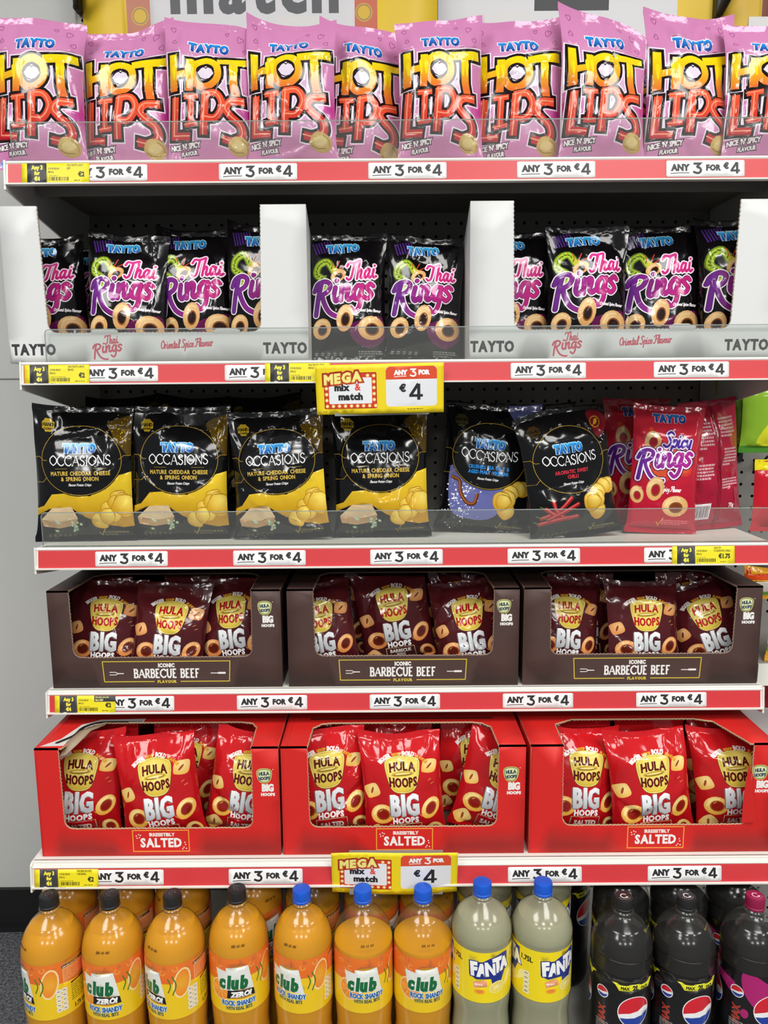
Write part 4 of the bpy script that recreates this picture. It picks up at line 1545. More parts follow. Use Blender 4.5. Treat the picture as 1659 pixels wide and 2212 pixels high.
for px0, px1, py0, py1, lb in ((597, 692, 36, 110, 'small blank white card standing behind the third and fourth pink packets'),
                               (1046, 1146, 26, 110, 'small blank white card standing behind the seventh pink packet'),
                               (1618, 1720, 36, 120, 'small blank white card in the upper right corner')):
    Y = .245
    a, b = at(px0, py0, Y), at(px1, py0, Y)
    w, h = float(b[0] - a[0]), float(a[2]) - DECKS[0]
    e = empty('blank_card', ((a[0] + b[0]) / 2, Y, DECKS[0]), lb, 'card', 'blank cards on the top shelf')
    MB().box(-w / 2, w / 2, 0, .0012, 0, h).build('front_sheet', plain('white_card', 'D8D8D6', .6), e)
    MB().prism([(.0012, h), (.0012, h - .0015), (.052, .0), (.054, .0)], -w / 2, w / 2).build('back_strut', plain('grey_card', '8C8C88', .7), e)


# ------------------------------------------------------------------ cartons and display trays
def jag(pts, amp, seed, step=3.2):
    """a torn, perforated line: little teeth along a closed polygon"""
    r = random.Random(seed)
    P = np.array(pts, float)
    out = []
    for i in range(len(P)):
        a, b = P[i], P[(i + 1) % len(P)]
        L = np.linalg.norm(b - a)
        n = max(1, int(L / step))
        nn = np.array([-(b - a)[1], (b - a)[0]]) / max(L, 1e-6)
        for k in range(n):
            j = amp * (1 if k % 2 else -1) * r.uniform(.3, 1) if 0 < k else 0
            out.append(a + (b - a) * k / n + nn * j)
    return np.array(out)


def panel_fn(o, ux, uz, nrm):
    o, ux, uz, nrm = (np.array(v, float) for v in (o, ux, uz, nrm))
    return lambda P: (o + P[:, :1] / 1e3 * ux + P[:, 1:2] / 1e3 * uz, np.repeat(nrm[None], len(P), 0))


def solid_base(h):
    c = C(h)
    return lambda p: np.repeat(c[None], len(p), 0)


def round_window(x0, x1, y0, y1, r, slant=0):
    P = [(x0 - slant, y1), (x0, y0 + r)]
    P += [(x0 + r - r * math.cos(t), y0 + r - r * math.sin(t)) for t in np.linspace(.3, math.pi / 2, 4)]
    P += [(x1 - r + r * math.sin(t), y0 + r - r * math.cos(t)) for t in np.linspace(0, math.pi / 2 - .3, 4)]
    P += [(x1, y0 + r), (x1 + slant, y1)]
    return P


def hoop_logo(a, x, y, s, red):
    bd = Po([(x - 11 * s, y + 9 * s), (x, y + 13 * s), (x + 11 * s, y + 9 * s), (x + 8 * s, y - 7 * s), (x, y - 10 * s), (x - 8 * s, y - 7 * s)], True)
    a.add(bd, 'D8D27A', 1.0 * s)
    a.add(bd, '5E6A4A' if not red else '6A7A3A')
    a.add(bd, 'DCE0A8', -1.3 * s)
    a.add(T('HULA', x, y + 2.4 * s, 5.4 * s, sx=.8, bold=.55 * s, track=.1, rot=4), '3E4A5E')
    a.add(T('HOOPS', x, y - 5.6 * s, 5.2 * s, sx=.72, bold=.5 * s, track=.1, rot=4), '3E4A5E')
    a.add(El(x + 14 * s, y + 12 * s, .8 * s, None, 0, 8), 'E8E4D8')
    a.add(T('BIG', x + 5 * s, y - 24.5 * s, 11.5 * s, sx=.74, bold=1.0 * s, track=.1), 'EDEBE6')
    a.add(T('HOOPS', x + 5 * s, y - 32.5 * s, 4.6 * s, sx=.95, bold=.5 * s, track=.14), 'EDEBE6')


def carton(kind, x, w, h, wl, wr, wb, seed, label, group, Yf, z, depth, cut, flap=0.0):
    brown = kind == 'brown'
    base = '4B3530' if brown else 'D3201C'
    edge = '8E7566' if brown else 'B59A78'
    e = empty('carton', (x + w / 2000, Yf, z + .0006), label, 'carton', group)
    fr = Art(w, h, solid_base(base), back='6E5648' if brown else 'A88F70', grid=40)
    win = round_window(wl, wr, wb, h + 20, 14, 2)
    fr.add(Po(jag(win, .9, seed)), edge, 1.0)
    fr.add(Po(jag(win, .9, seed)), None)
    if brown:
        f0, f1, g0, g1 = 89, 313, 11, 48
        fr.add(Shape(strokes=[(np.array([(f0 + 2, g0), (f0 + 90, g0)], float), 1.5, 'butt', False), (np.array([(f1 - 88, g0), (f1 - 2, g0)], float), 1.5, 'butt', False),
                              (np.array([(f0 + 2, g0), (f0, g1), (f1, g1), (f1 - 2, g0)], float), 1.5, 'butt', False)]), 'D8BE3A')
        m = (f0 + f1) / 2
        fr.add(T('ICONIC', m, 37.5, 6.6, sx=.8, bold=.6, track=.18), 'EDE8E2')
        fr.add(serif('BARBECUE BEEF', m, 18.5, 15, .90, 2.7, 1.7, 1.6), 'F0ECE8')
        fr.add(T('FLAVOUR', m, 8.6, 4.6, sx=.95, bold=.4, track=.22), 'D8BE3A')
        fr.add(St([(f0 + 26, 26), (f0 + 36, 26)], 1.6, False), 'EDE8E2')
        fr.add(St([(f0 + 12, 28.4), (f0 + 22, 28.4), (f0 + 27, 26), (f0 + 22, 23.6), (f0 + 12, 23.6)], 1.2, False), 'EDE8E2')
        fr.add(St([(f1 - 34, 26), (f1 - 22, 26)], 1.4, False), 'EDE8E2')
        fr.add(Re(f1 - 22, 24.4, f1 - 8, 27.8, 1.2), 'EDE8E2')
        hoop_logo(fr, w - 27, h - 34, 1.0, False)
        if seed == 3:
            fr.add(Re(0, 0, 1, 1), base)
            for k in range(9): fr.add(Re(wr + 6 + k * 6, h - 1.6, wr + 9 + k * 6, h), 'C8B8A8')
    else:
        m, g0, g1 = (wl + wr) / 2 + 2, 8, 46
        fr.add(Shape(strokes=[(np.array([(m - 47, g0), (m + 47, g0), (m + 47, g1), (m - 47, g1)], float), 1.5, 'butt', True)]), 'F0A93A')
        fr.add(T('IRRESISTIBLY', m + 2, 35.5, 5.6, sx=.85, bold=.45, track=.14), 'F2E4DC')
        fr.add(T('SALTED', m, 16, 15.5, sx=.80, bold=.9, track=.15), 'F4F0EC')
        for dx, dy in ((-41, 36), (-37, 38.5), (-40, 32), (-34, 37), (-36, 33), (41, 20), (38, 15), (42, 13), (40, 24), (36, 12)):
            fr.add(El(m + dx, dy, 1.2, None, 0, 6), 'F4E8E0')
        hoop_logo(fr, w - 24, h - 52, 1.05, True)
        if seed == 4:
            for k in range(9): fr.add(Re(4 + k * 5, h - 1.6, 6.4 + k * 5, h), 'C8B090')
        fr.add(St([(3, 1), (3, h - 2)], .8, False), 'B01814')
    hw = w / 2000
    sheet('front_panel', fr, M['card'], panel_fn((-hw, 0, 0), (1, 0, 0), (0, 0, 1), (0, -1, 0)), e, thick=.0028, edge=edge)
    # top panel with the display opening carried back through it
    D = depth * 1000
    tp = Art(w, D, solid_base(base), back='6E5648' if brown else 'A88F70', grid=40)
    tc = [(wl - 2, -20), (wl - 2 + 4, cut - 20), (wl + 16, cut - 4), (wl + 34, cut), (wr - 34, cut), (wr - 16, cut - 4), (wr - 2, cut - 20), (wr + 2, -20)]
    if seed == 4: tc = [(wl - 2, -20), (wl + 8, 18), (wl + 26, 44), (wl + 22, cut - 8), (wl + 40, cut), (wr - 34, cut), (wr - 12, cut - 6), (wr - 2, cut - 24), (wr + 2, -20)]
    if seed == 6: tc = [(wl - 2, -20), (wl + 2, cut - 20), (wl + 34, cut), (wr - 60, cut), (wr - 30, cut - 12), (wr + 2, -20)]
    tp.add(Po(jag(tc, 1.1, seed + 9)), edge, 1.4)
    tp.add(Po(jag(tc, 1.1, seed + 9)), None)
    if not brown and seed != 6:
        tp.add(St([(10, 4), (12, D - 4)], .8, False), 'A01612')
        if seed != 4: tp.add(Re(40, cut + 14, w - 40, cut + 20), '4A1A14')
    if seed == 4:
        b = [(6, 8), (30, 36), (44, 92), (70, 112), (150, 116), (150, 88), (70, 84), (56, 66), (50, 38), (wl + 2, 10)]
        tp.add(Po(b), 'D9D4D0')
        tp.add(St([(30, 22), (48, 50), (52, 82), (74, 100), (120, 102)], 8, True), '1A1616')
        tiny_text(tp, 76, 90, 70, 18, 3, '3A3434', 2)
        tp.add(T('A', 54, 64, 10, bold=.6), '2A2424')
    sheet('top_panel', tp, M['card'], panel_fn((-hw, 0, h / 1000), (1, 0, 0), (0, 1, 0), (0, 0, 1)), e, thick=.0028, edge=edge)
    bc = C(base)
    for nm, xs in (('side_panel', -hw), ('side_panel', hw - .003)):
        MB().box(xs, xs + .003, .003, depth, 0.0, h / 1000 - .003).build(nm, M['card'], e, ink=bc)
    MB().box(-hw + .003, hw - .003, depth - .003, depth, 0.0, h / 1000 - .003).build('back_panel', M['card'], e, ink=bc)
    MB().box(-hw + .003, hw - .003, .003, depth - .003, 0.0, .003).build('bottom_panel', M['card'], e, ink=C('6E5648'))
    if seed == 4:   # torn strip of bare board curling up at the opening
        V, F = [], []
        pts = [((wl + 4) / 1e3, .0, h / 1e3 - .012, .012), ((wl + 12) / 1e3, .020, h / 1e3 + .004, .020), ((wl + 26) / 1e3, .044, h / 1e3 + .012, .022), ((wl + 30) / 1e3, .066, h / 1e3 + .010, .014), ((wl + 46) / 1e3, .082, h / 1e3 + .004, .006)]
        for k, (px, py, pz, ww) in enumerate(pts):
            V += [(px - hw - ww * .4, py, pz - .002), (px - hw + ww * .6, py - ww * .3, pz + .003 * (-1) ** k)]
        for k in range(len(pts) - 1): F.append((2 * k, 2 * k + 1, 2 * k + 3, 2 * k + 2))
        t = mesh_obj('torn_flap', V, F, M['card'], e, ink=C('A08B74'), smooth=True)
        t.modifiers.new('thickness', 'SOLIDIFY').thickness = .0015
    if seed == 6:   # the right corner folded open along its torn perforation
        V = [(hw - .0495, -.001, .052), (hw - .030, -.010, .060), (hw - .045, -.004, h / 1e3 - .03), (hw - .0495, -.001, .10)]
        t = mesh_obj('torn_flap', V, [(0, 1, 2, 3)], M['card'], e, ink=C('D3201C'))
        t.modifiers.new('thickness', 'SOLIDIFY').thickness = .002
    return e


BG, RG = 'brown crisp cartons on the fourth shelf', 'red crisp cartons on the fifth shelf'
carton('brown', .0052, 404, 176, 40, 352, 56, 1, 'left brown BARBECUE BEEF carton on the fourth shelf', BG, .012, DECKS[3], .30, 128)
carton('brown', .4208, 404, 176, 48, 358, 56, 2, 'middle brown BARBECUE BEEF carton, with a dark upright packet inside', BG, .012, DECKS[3], .30, 128)
carton('brown', .8330, 413, 176, 48, 366, 56, 3, 'right brown BARBECUE BEEF carton beside the neighbouring bay', BG, .012, DECKS[3], .30, 128)
carton('red', .0110, 402, 193, 42, 356, 50, 4, 'left red SALTED carton with a torn scribbled top', RG, -.090, DECKS[4], .30, 100)
carton('red', .4172, 405, 193, 46, 358, 50, 5, 'middle red SALTED carton above the lower yellow sign', RG, -.090, DECKS[4], .30, 92)
carton('red', .8300, 405, 193, 56, 366, 50, 6, 'right red SALTED carton with its corner torn open', RG, -.090, DECKS[4], .30, 100)


def tray(x, w, h, wl, wr, wb, words, label, seed):
    e = empty('display_tray', (x + w / 2000, .010, DECKS[1] + .0006), label, 'display tray', 'white display trays on the second shelf')
    fr = Art(w, h, solid_base('DADBDA'), back='B9AC98', grid=40)
    win = round_window(wl, wr, wb, h + 20, 14, 5)
    # torn line along the foot of the opening, with two ragged tabs left standing
    fr.add(Po(jag(win, .7, seed)), 'A8A49C', .9)
    fr.add(Po(jag(win, .7, seed)), None)
    if seed == 22:
        b = [(wr - 1, 60), (wr - 10, 66), (wr - 14, 96), (wr - 8, 130), (wr - 2, 160), (wr + 4, 165)]
        fr.add(Po(b), '9C8568')
    for u, kind in words:
        if kind == 'brand':
            t = T('TAYTO', u, 14, 16.5, sx=.80, bold=1.2, track=.14)
            fr.add(t, '2C2C2E')
            fr.add(El(u + 31, 30, .8, None, 0, 8), '2C2C2E')
        elif kind == 'name':
            t = script('Thai', u - 8, 30, 6.8, 2.1, sx=.95, rot=6) + script('Rings', u - 28, 15, 10, 3.0, sx=1.15, rot=6)
            fr.add(t, 'C24A60')
        else:
            fr.add(script('Oriental Spice Flavour', u - 54, 22, 6.4, 1.9, sx=.85, rot=3), 'C24A60')
    hw = w / 2000
    sheet('front_panel', fr, M['card'], panel_fn((-hw, 0, 0), (1, 0, 0), (0, 0, 1), (0, -1, 0)), e, thick=.0035, edge='C4B8A6')
    c = C('D4D5D4')
    D = .285
    for xs in (-hw, hw - .0035):
        MB().prism([(.0035, 0), (D, 0), (D, .195), (.10, .205), (.0035, h / 1e3)], xs, xs + .0035).build('side_panel', M['card'], e, ink=c)
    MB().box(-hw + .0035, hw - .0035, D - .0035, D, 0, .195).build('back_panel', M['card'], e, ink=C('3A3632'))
    MB().box(-hw + .0035, hw - .0035, .0035, D - .0035, 0, .003).build('bottom_panel', M['card'], e, ink=C('B9AC98'))
    if seed == 21:
        for u in (wl + 92, wl + 292):
            V = [(-hw + (u + dx) / 1e3, -.001 - dz * .25, (wb + dz * 1e3) / 1e3) for dx, dz in ((-20, -.004), (20, -.004), (22, .002), (12, .005), (-14, .005), (-22, .002))]
            t = mesh_obj('torn_tab', V, [tuple(range(6))], M['card'], e, ink=C('E2E2E0'))
            t.modifiers.new('thickness', 'SOLIDIFY').thickness = .002
    else:
        V = [(-hw + (wl + 275 + dx) / 1e3, -.001 - dz * .25, (wb + dz * 1e3) / 1e3) for dx, dz in ((-20, -.004), (20, -.004), (22, .003), (10, .007), (-14, .007), (-22, .003))]
        t = mesh_obj('torn_tab', V, [tuple(range(6))], M['card'], e, ink=C('E2E2E0'))
        t.modifiers.new('thickness', 'SOLIDIFY').thickness = .002
    return e


tray(-.0230, 492, 247, 66, 414, 49, [(40, 'brand'), (166, 'name'), (303, 'words'), (453, 'brand')], 'left white display tray of black ring packets on the second shelf', 21)
tray(.7325, 512, 250, 74, 428, 49, [(38, 'brand'), (166, 'name'), (301, 'words'), (456, 'brand')], 'right white display tray of black ring packets on the second shelf', 22)


# ------------------------------------------------------------------ drink bottles
def prof_between(pr, z0, z1, shrink):
    """the part of a profile between two heights, drawn in by shrink"""
    zs = np.array([p[1] for p in pr])
    rs = np.array([p[0] for p in pr])
    out = []
    for z in sorted(set([z0, z1] + [float(v) for v in zs if z0 < v < z1])):
        out.append((max(float(np.interp(z, zs, rs)) - shrink, .002), z))
    return out


def smooth_prof(pts, n=5):
    return [tuple(p) for p in catmull(np.array(pts), n)]


CLUB = smooth_prof([(.032, 0), (.044, .006), (.0495, .022), (.0505, .05), (.0490, .085), (.0480, .105), (.0500, .140), (.0500, .200), (.0505, .238), (.0500, .252),
                    (.0460, .270), (.0375, .285), (.0265, .2965), (.0185, .303), (.0142, .308), (.0132, .313)], 4)
FANTA = smooth_prof([(.032, 0), (.043, .006), (.0482, .022), (.0488, .06), (.0470, .105), (.0455, .135), (.0478, .165), (.0480, .178), (.0480, .222), (.0480, .262),
                     (.0488, .272), (.0470, .285), (.0410, .300), (.0310, .312), (.0205, .321), (.0145, .326), (.0132, .330)], 4)
PEPSI = smooth_prof([(.034, 0), (.046, .006), (.0510, .022), (.0505, .05), (.0500, .10), (.0500, .15), (.0500, .200), (.0500, .238), (.0500, .243), (.0494, .252),
                     (.0455, .266), (.0370, .279), (.0260, .2875), (.0180, .2930), (.0142, .2970), (.0132, .302)], 4)

CLUB = [(r * .962, z) if z < .29 else (r, z) for r, z in CLUB]
PEPSI = [(r * .965, z) if z < .28 else (r, z) for r, z in PEPSI]


def label_fn(r, z0, turn, lift=.0004):
    def fn(P):
        a = (P[:, 0] - 150) / 1e3 / r + math.radians(turn)
        rr = r + lift
        n = np.stack([np.sin(a), -np.cos(a), np.zeros(len(a))], 1)
        X = n * rr
        X[:, 2] = z0 + P[:, 1] / 1e3
        return X, n
    return fn


def orange_slice(a, x, y, r):
    a.add(El(x, y, r), 'E8A84A', .8)
    a.add(El(x, y, r), 'F8E6BE')
    a.add(El(x, y, r - 1.4), 'F0922A')
    for k in range(9):
        t = k * 2 * math.pi / 9
        a.add(St([(x, y), (x + (r - 1.6) * math.cos(t), y + (r - 1.6) * math.sin(t))], .7, False), 'F8CC86')


def art_club(zero):
    W, H = 304, 96
    a = Art(W, H, solid_base('F0C81E'), back='E8C020', grid=7)
    top = [(0, 97), (W, 97)] + [(x, 54 + 9 * math.sin((x - 150) / 44 + .9)) for x in np.linspace(W, 0, 30)]
    a.add(Po(top), vgrad('E8641E', 'EE7A2A', 40, 96))
    for k, (x, y) in enumerate(((108, 84), (126, 78), (176, 82), (196, 88), (116, 70), (206, 74))):
        a.add(St([(x + 4 * math.cos(t), y + 4 * math.sin(t)) for t in np.linspace(k, k + 4.2, 6)], 2), 'F09A48')
    orange_slice(a, 124, 40, 19)
    a.add(El(206, 62, 14, 26, -10), 'F8DCA0')
    a.add(El(206, 62, 11.5, 23, -10), rgrad('F0B030', 'F0862A', 206, 62, 0, 22))
    sh = .10
    y0 = 40 if not zero else 44
    card = Po([(120, y0 + 6), (116, y0 + 32), (134, y0 + 30), (134, y0 + 36), (170, y0 + 38), (178, y0 - 5), (124, y0 - 3)])
    a.add(card, 'E9EBE4')
    for ch, x in (('c', 126), ('l', 137.5), ('u', 147), ('b', 162)):
        g = T(ch, x, y0, 22, sx=.72, bold=1.9, shear=sh)
        a.add(g, '0F6A3A')
    for r0 in (0, 7):
        a.add(St([(184 + r0, y0 + 4 - r0 * .6), (188 + r0 * 1.2, y0 + 16), (184 + r0, y0 + 28 + r0 * .5)], 2.2), '5A7A1E')
    yb = y0 - 4
    if zero:
        a.add(Po([(134, yb - 14), (136, yb + 1), (178, yb - 1), (180, yb - 13)]), '141414')
        a.add(T('ZERO!', 157, yb - 11, 8.6, sx=.95, bold=.8, shear=.15, track=.08, rot=1), 'F4F4F4')
        yb -= 16
    a.add(T('ROCK SHANDY', 153, yb - 10, 8.2, sx=.66, bold=.5, track=.08), 'C8E0F0', .7)
    a.add(T('ROCK SHANDY', 153, yb - 10, 8.2, sx=.66, bold=.5, track=.08), '2A62A8')
    a.add(T('WITH REAL BITS', 153, yb - 18, 6, sx=.66, bold=.35, track=.08), '3A5A50')
    # information panel further round
    a.add(Re(226, 58, 278, 90), 'F0A468')
    a.add(Re(225, 84, 270, 88.5), '4A2A10')
    tiny_text(a, 226.5, 85, 42, 2.6, 1, 'F4E8D8', 5)
    tiny_text(a, 228, 60, 44, 22, 7, 'E8803A', 6)
    for k in range(5):
        a.add(Re(214, 10 + k * 8, 222.5, 17.4 + k * 8, 2.2), 'ECE8DA')
        a.add(Re(223, 10 + k * 8, 231.5, 17.4 + k * 8, 2.2), 'ECE8DA')
        a.add(Re(216, 13 + k * 8, 220, 14.4 + k * 8), '6A665A')
        a.add(Re(225, 13 + k * 8, 229, 14.4 + k * 8), '6A665A')
    tiny_text(a, 238, 20, 40, 30, 8, '8A8A1E', 7)
    a.add(Re(238, 50, 276, 53.6), '2E2A10')
    a.add(T('1.75 Litres', 258, 6, 7, sx=.75, bold=.5), '3A3A18')
    for k, x in enumerate((30, 60)): tiny_text(a, x, 20, 24, 50, 10, 'A89020', k)
    return a


def art_fanta():
    W, H = 301, 88
    a = Art(W, H, solid_base('F6DC1A'), back='EAD21A', grid=7)
    def word(x, y, s):
        a.add(Po([(x - 31 * s, y - 1 * s), (x - 32 * s, y + 24 * s), (x - 10 * s, y + 24 * s), (x + 2 * s, y + 30 * s), (x + 34 * s, y + 34 * s), (x + 34 * s, y + 12 * s), (x + 22 * s, y - 14 * s), (x + 8 * s, y - 22 * s), (x + 4 * s, y - 6 * s), (x - 20 * s, y - 7 * s)]), '1C2F86')
        cx = -27
        for ch, w, sz, dy in (('F', 11, 22, 0), ('A', 15, 20, 0), ('N', 14, 22, 1), ('T', 12, 24, 4), ('A', 13, 20, 6)):
            g = T(ch, x + (cx + w / 2 - 1) * s, y + dy * s, sz * s, sx=.72, bold=1.9 * s, rot=4)
            a.add(g, '1C2F86', 1.6 * s)
            a.add(g, 'FAFAF6')
            cx += w - .6
        a.add(El(x + 14 * s, y - 22 * s, 13 * s, 10 * s, 12), 'F2E9A0')
        a.add(El(x + 14 * s, y - 22 * s, 11 * s, 8.2 * s, 12), 'F2D43A')
        for k in range(6):
            t = k * math.pi / 6 + .2
            a.add(St([(x + 14 * s - 10 * s * math.cos(t), y - 22 * s - 7 * s * math.sin(t)), (x + 14 * s + 10 * s * math.cos(t), y - 22 * s + 7 * s * math.sin(t))], .8 * s, False), 'FBF3C0')
        a.add(Re(x - 24 * s, y - 21 * s, x - 2 * s, y - 10 * s).rot(10, x - 12 * s, y - 15 * s), 'F0A478')
        tiny_text(a, x - 22 * s, y - 17 * s, 17 * s, 4 * s, 1, 'FFF4EC', 2)
        a.add(El(x - 14 * s, y - 28 * s, 9 * s, 5 * s), 'F4B41E')
        a.add(El(x - 14 * s, y - 28 * s, 6 * s, 3 * s), 'EE8A3A')
        a.add(Po([(x + 34 * s, y - 6 * s), (x + 42 * s, y - 2 * s), (x + 44 * s, y - 12 * s), (x + 36 * s, y - 20 * s), (x + 28 * s, y - 24 * s)], True), 'F8EE9A')
    word(152, 48, 1.0)
    word(50, 48, 1.0)
    word(262, 48, 1.0)
    a.add(T('1.75L', 98, 66, 8.5, sx=.8, bold=.5), '2A2A1A')
    a.add(T('1.75L', 206, 66, 8.5, sx=.8, bold=.5), '2A2A1A')
    for x0 in (92, 200):
        for k in range(5): a.add(Re(x0, 8 + k * 8, x0 + 11, 15.4 + k * 8, 2.4), 'EEE9C8')
        for k in range(5): a.add(Re(x0 + 2.5, 11 + k * 8, x0 + 8.5, 12.6 + k * 8), '77724A')
    return a


def globe(a, x, y, r):
    a.add(El(x, y, r, None, 0, 32), 'F2F2F2', 1.4)
    a.add(El(x, y, r, None, 0, 32), 'F4F4F4')
    up = [(x + r * math.cos(t), y + r * math.sin(t)) for t in np.linspace(math.pi * 1.06, .18, 18)]
    up += [(x + r * .72, y + r * .25), (x + r * .2, y + r * .02), (x - r * .3, y - r * .08), (x - r * .75, y - r * .12)]
    a.add(Po(up), 'D4202E')
    lo = [(x + r * math.cos(t), y + r * math.sin(t)) for t in np.linspace(-.08, -math.pi * .86, 18)]
    lo += [(x - r * .5, y - r * .42), (x, y - r * .42), (x + r * .5, y - r * .34), (x + r * .85, y - r * .18)]
    a.add(Po(lo), '1F3F9E')


def art_pepsi(cherry):
    W, H = 304, 142
    a = Art(W, H, solid_base('121114'), back='0C0C0C', grid=8)
    if cherry:
        for x0 in (-8, 92, 192):
            a.add(Po([(x0 + 20, 142), (x0 + 22, 112), (x0 + 40, 86), (x0 + 58, 74), (x0 + 70, 88), (x0 + 60, 104), (x0 + 84, 110), (x0 + 104, 100), (x0 + 108, 120), (x0 + 66, 126), (x0 + 40, 142)], True), 'B0206E')
            a.add(El(x0 + 26, 72, 6, 8), 'B0206E')
    else:
        a.add(Re(0, 128.5, W, 131.5), 'D8DC1E')
        for x in (52, 158, 264):
            a.add(Po([(x - 34, 131), (x - 26, 119), (x + 26, 119), (x + 34, 131)]), 'E6E222')
            a.add(T('MAX', x - 17, 121.5, 5.4, sx=.8, bold=.4), '26260E')
            a.add(T('2L', x, 120.6, 8.6, sx=.85, bold=.7), '26260E')
            a.add(T('PACK', x + 16, 121.5, 4.8, sx=.8, bold=.35), '26260E')
    for x in (52, 158, 264): globe(a, x, 82, 26)
    for x in (105, 211):
        globe(a, x, 106, 9)
        v = T('MAX', 0, 0, 12, sx=.9, bold=.8).rot(90, 0, 0).move(x + 6, 66)
        a.add(v, 'B03A2A')
    for x in (105, 211):
        tiny_text(a, x - 10, 22, 22, 34, 9, '8A8A8A', x)
    return a


LAB = dict(zero=art_club(True), club=art_club(False), fanta=art_fanta(), pepsi=art_pepsi(False), cherry=art_pepsi(True))
LABZ = dict(zero=(.0483, .1500), club=(.0483, .1500), fanta=(.0481, .1755), pepsi=(.0484, .075), cherry=(.0484, .075))


BODY = dict(zero=CLUB, club=CLUB, full=CLUB, fanta=FANTA, pepsi=PEPSI, cherry=PEPSI)


def make_bottle(kind):
    pr = BODY[kind]
    top = pr[-1][1]
    e = empty('drink_bottle', (0, 0, 0))
    b = MB().lathe(pr, 44, True, False)
    # threaded finish and support ring
    b.build('clear_body', M['pet'], e, smooth=True)
    rg = MB().lathe([(.0132, top - .002), (.0168, top - .001), (.0168, top + .0012), (.0132, top + .002), (.0128, top + .012)], 36, False, False)
    rg.build('neck_ring', M['pet'], e, smooth=True)
    full = {'zero': top - .026, 'club': top - .062, 'full': top - .026, 'fanta': top - .028, 'pepsi': top - .055, 'cherry': top - .055}[kind]
    liq = {'zero': 'juice', 'full': 'juice', 'club': 'juice', 'fanta': 'lemon', 'pepsi': 'cola', 'cherry': 'cola'}[kind]
    q = MB().lathe(prof_between(pr, .004, full, .0007), 44, True, True).build('drink', M[liq], e, smooth=True, angle=50)
    cz = top + .0035
    ch = .0205
    cp = [(.0150, cz), (.0152, cz + .0035), (.0147, cz + .0042), (.0149, cz + ch - .003), (.0140, cz + ch - .0006), (.0128, cz + ch), (.002, cz + ch)]
    cm = {'zero': 'cap_black', 'full': 'cap_blue', 'club': 'cap_blue', 'fanta': 'cap_blue', 'pepsi': 'cap_black', 'cherry': 'cap_pink'}[kind]
    cap = MB()
    seg = 60
    for r, z in cp:
        for k in range(seg):
            t = 2 * math.pi * k / seg
            rr = r * (1.0 if (k % 2 or not cz + .004 < z < cz + ch - .002) else .975)
            cap.V.append((rr * math.sin(t), -rr * math.cos(t), z))
    for i in range(len(cp) - 1):
        for k in range(seg):
            cap.F.append((i * seg + k, i * seg + (k + 1) % seg, (i + 1) * seg + (k + 1) % seg, (i + 1) * seg + k))
    cap.F.append(tuple((len(cp) - 1) * seg + k for k in range(seg)))
    cap.F.append(tuple(range(seg))[::-1])
    c = cap.build('screw_cap', M[cm], e, smooth=True, angle=35)
    if kind in ('zero', 'pepsi', 'cherry'):   # the mark moulded on the cap
        k = Art(30, 30, solid_base('FFFFFF'), grid=30)
        sh = Shape(strokes=[(np.array([(15 + 5 * math.cos(t), 15 + 5 * math.sin(t)) for t in np.linspace(.7, 5.6, 16)]), 1.7 if kind != 'zero' else 1.0, 'round', False)])
        for t in np.linspace(3.6, 5.8, 8): sh = sh + El(15 + 9.5 * math.cos(t), 15 + 9.5 * math.sin(t), .6, None, 0, 6)
        sh = sh + (Po([(19, 9), (22, 13), (17, 14)]) if kind != 'zero' else El(15, 15, 1.2, None, 0, 8))
        k.only = sh
        mk = plain('cap_mark_' + kind, {'zero': '5A5A5C', 'pepsi': 'D0D0D0', 'cherry': 'E6B4C8'}[kind], .6)
        o = sheet('cap_mark', k, mk, panel_fn((-.015, -.015, cz + ch + .00015), (1, 0, 0), (0, 1, 0), (0, 0, 1)), c)
    lk = 'club' if kind == 'full' else kind
    if kind in ('zero', 'club', 'full'):     # the date code printed on the shoulder
        dc = Art(40, 12, solid_base('7A5212'), grid=40)
        wd = T('BB 14 06', 20, 3.5, 5, sx=.7, bold=.25, track=.12, shear=.2)
        dc.only = wd
        zs, rs = np.array([p[1] for p in pr]), np.array([p[0] for p in pr])
        def on_shoulder(P):
            z = .262 + P[:, 1] / 1e3 * .75
            r = np.interp(z, zs, rs) + .0003
            a = (P[:, 0] - 16) / 1e3 / .042
            n = np.stack([np.sin(a), -np.cos(a), np.zeros(len(a))], 1)
            return np.stack([r * n[:, 0], r * n[:, 1], z], 1), n
        sheet('date_code', dc, M['vinyl'], on_shoulder, e)
    r, z0 = LABZ[lk]
    sheet('label', LAB[lk], M['vinyl'], label_fn(r, z0, 0.0), e, smooth=True)
    return e


PROTO = {}


def bottle(kind, px, py, Y, turn, label, group):
    """px, py: the middle of the cap's top in the photograph"""
    top = BODY[kind]
    zc = BASE_DECK + top[-1][1] + .024
    p = at(px, py, Y)
    # slide along the sight line to the height of this bottle's cap
    d = p - CAM_POS
    q = CAM_POS + d * ((zc - CAM_POS[2]) / d[2])
    if kind not in PROTO:
        PROTO[kind] = e = make_bottle(kind)
    else:
        e = tree_copy(PROTO[kind])
    e.location = (float(q[0]), Y, BASE_DECK)
    e.rotation_euler = (0, 0, math.radians(turn))
    prop(e, label, 'drink bottle', group)
    return e


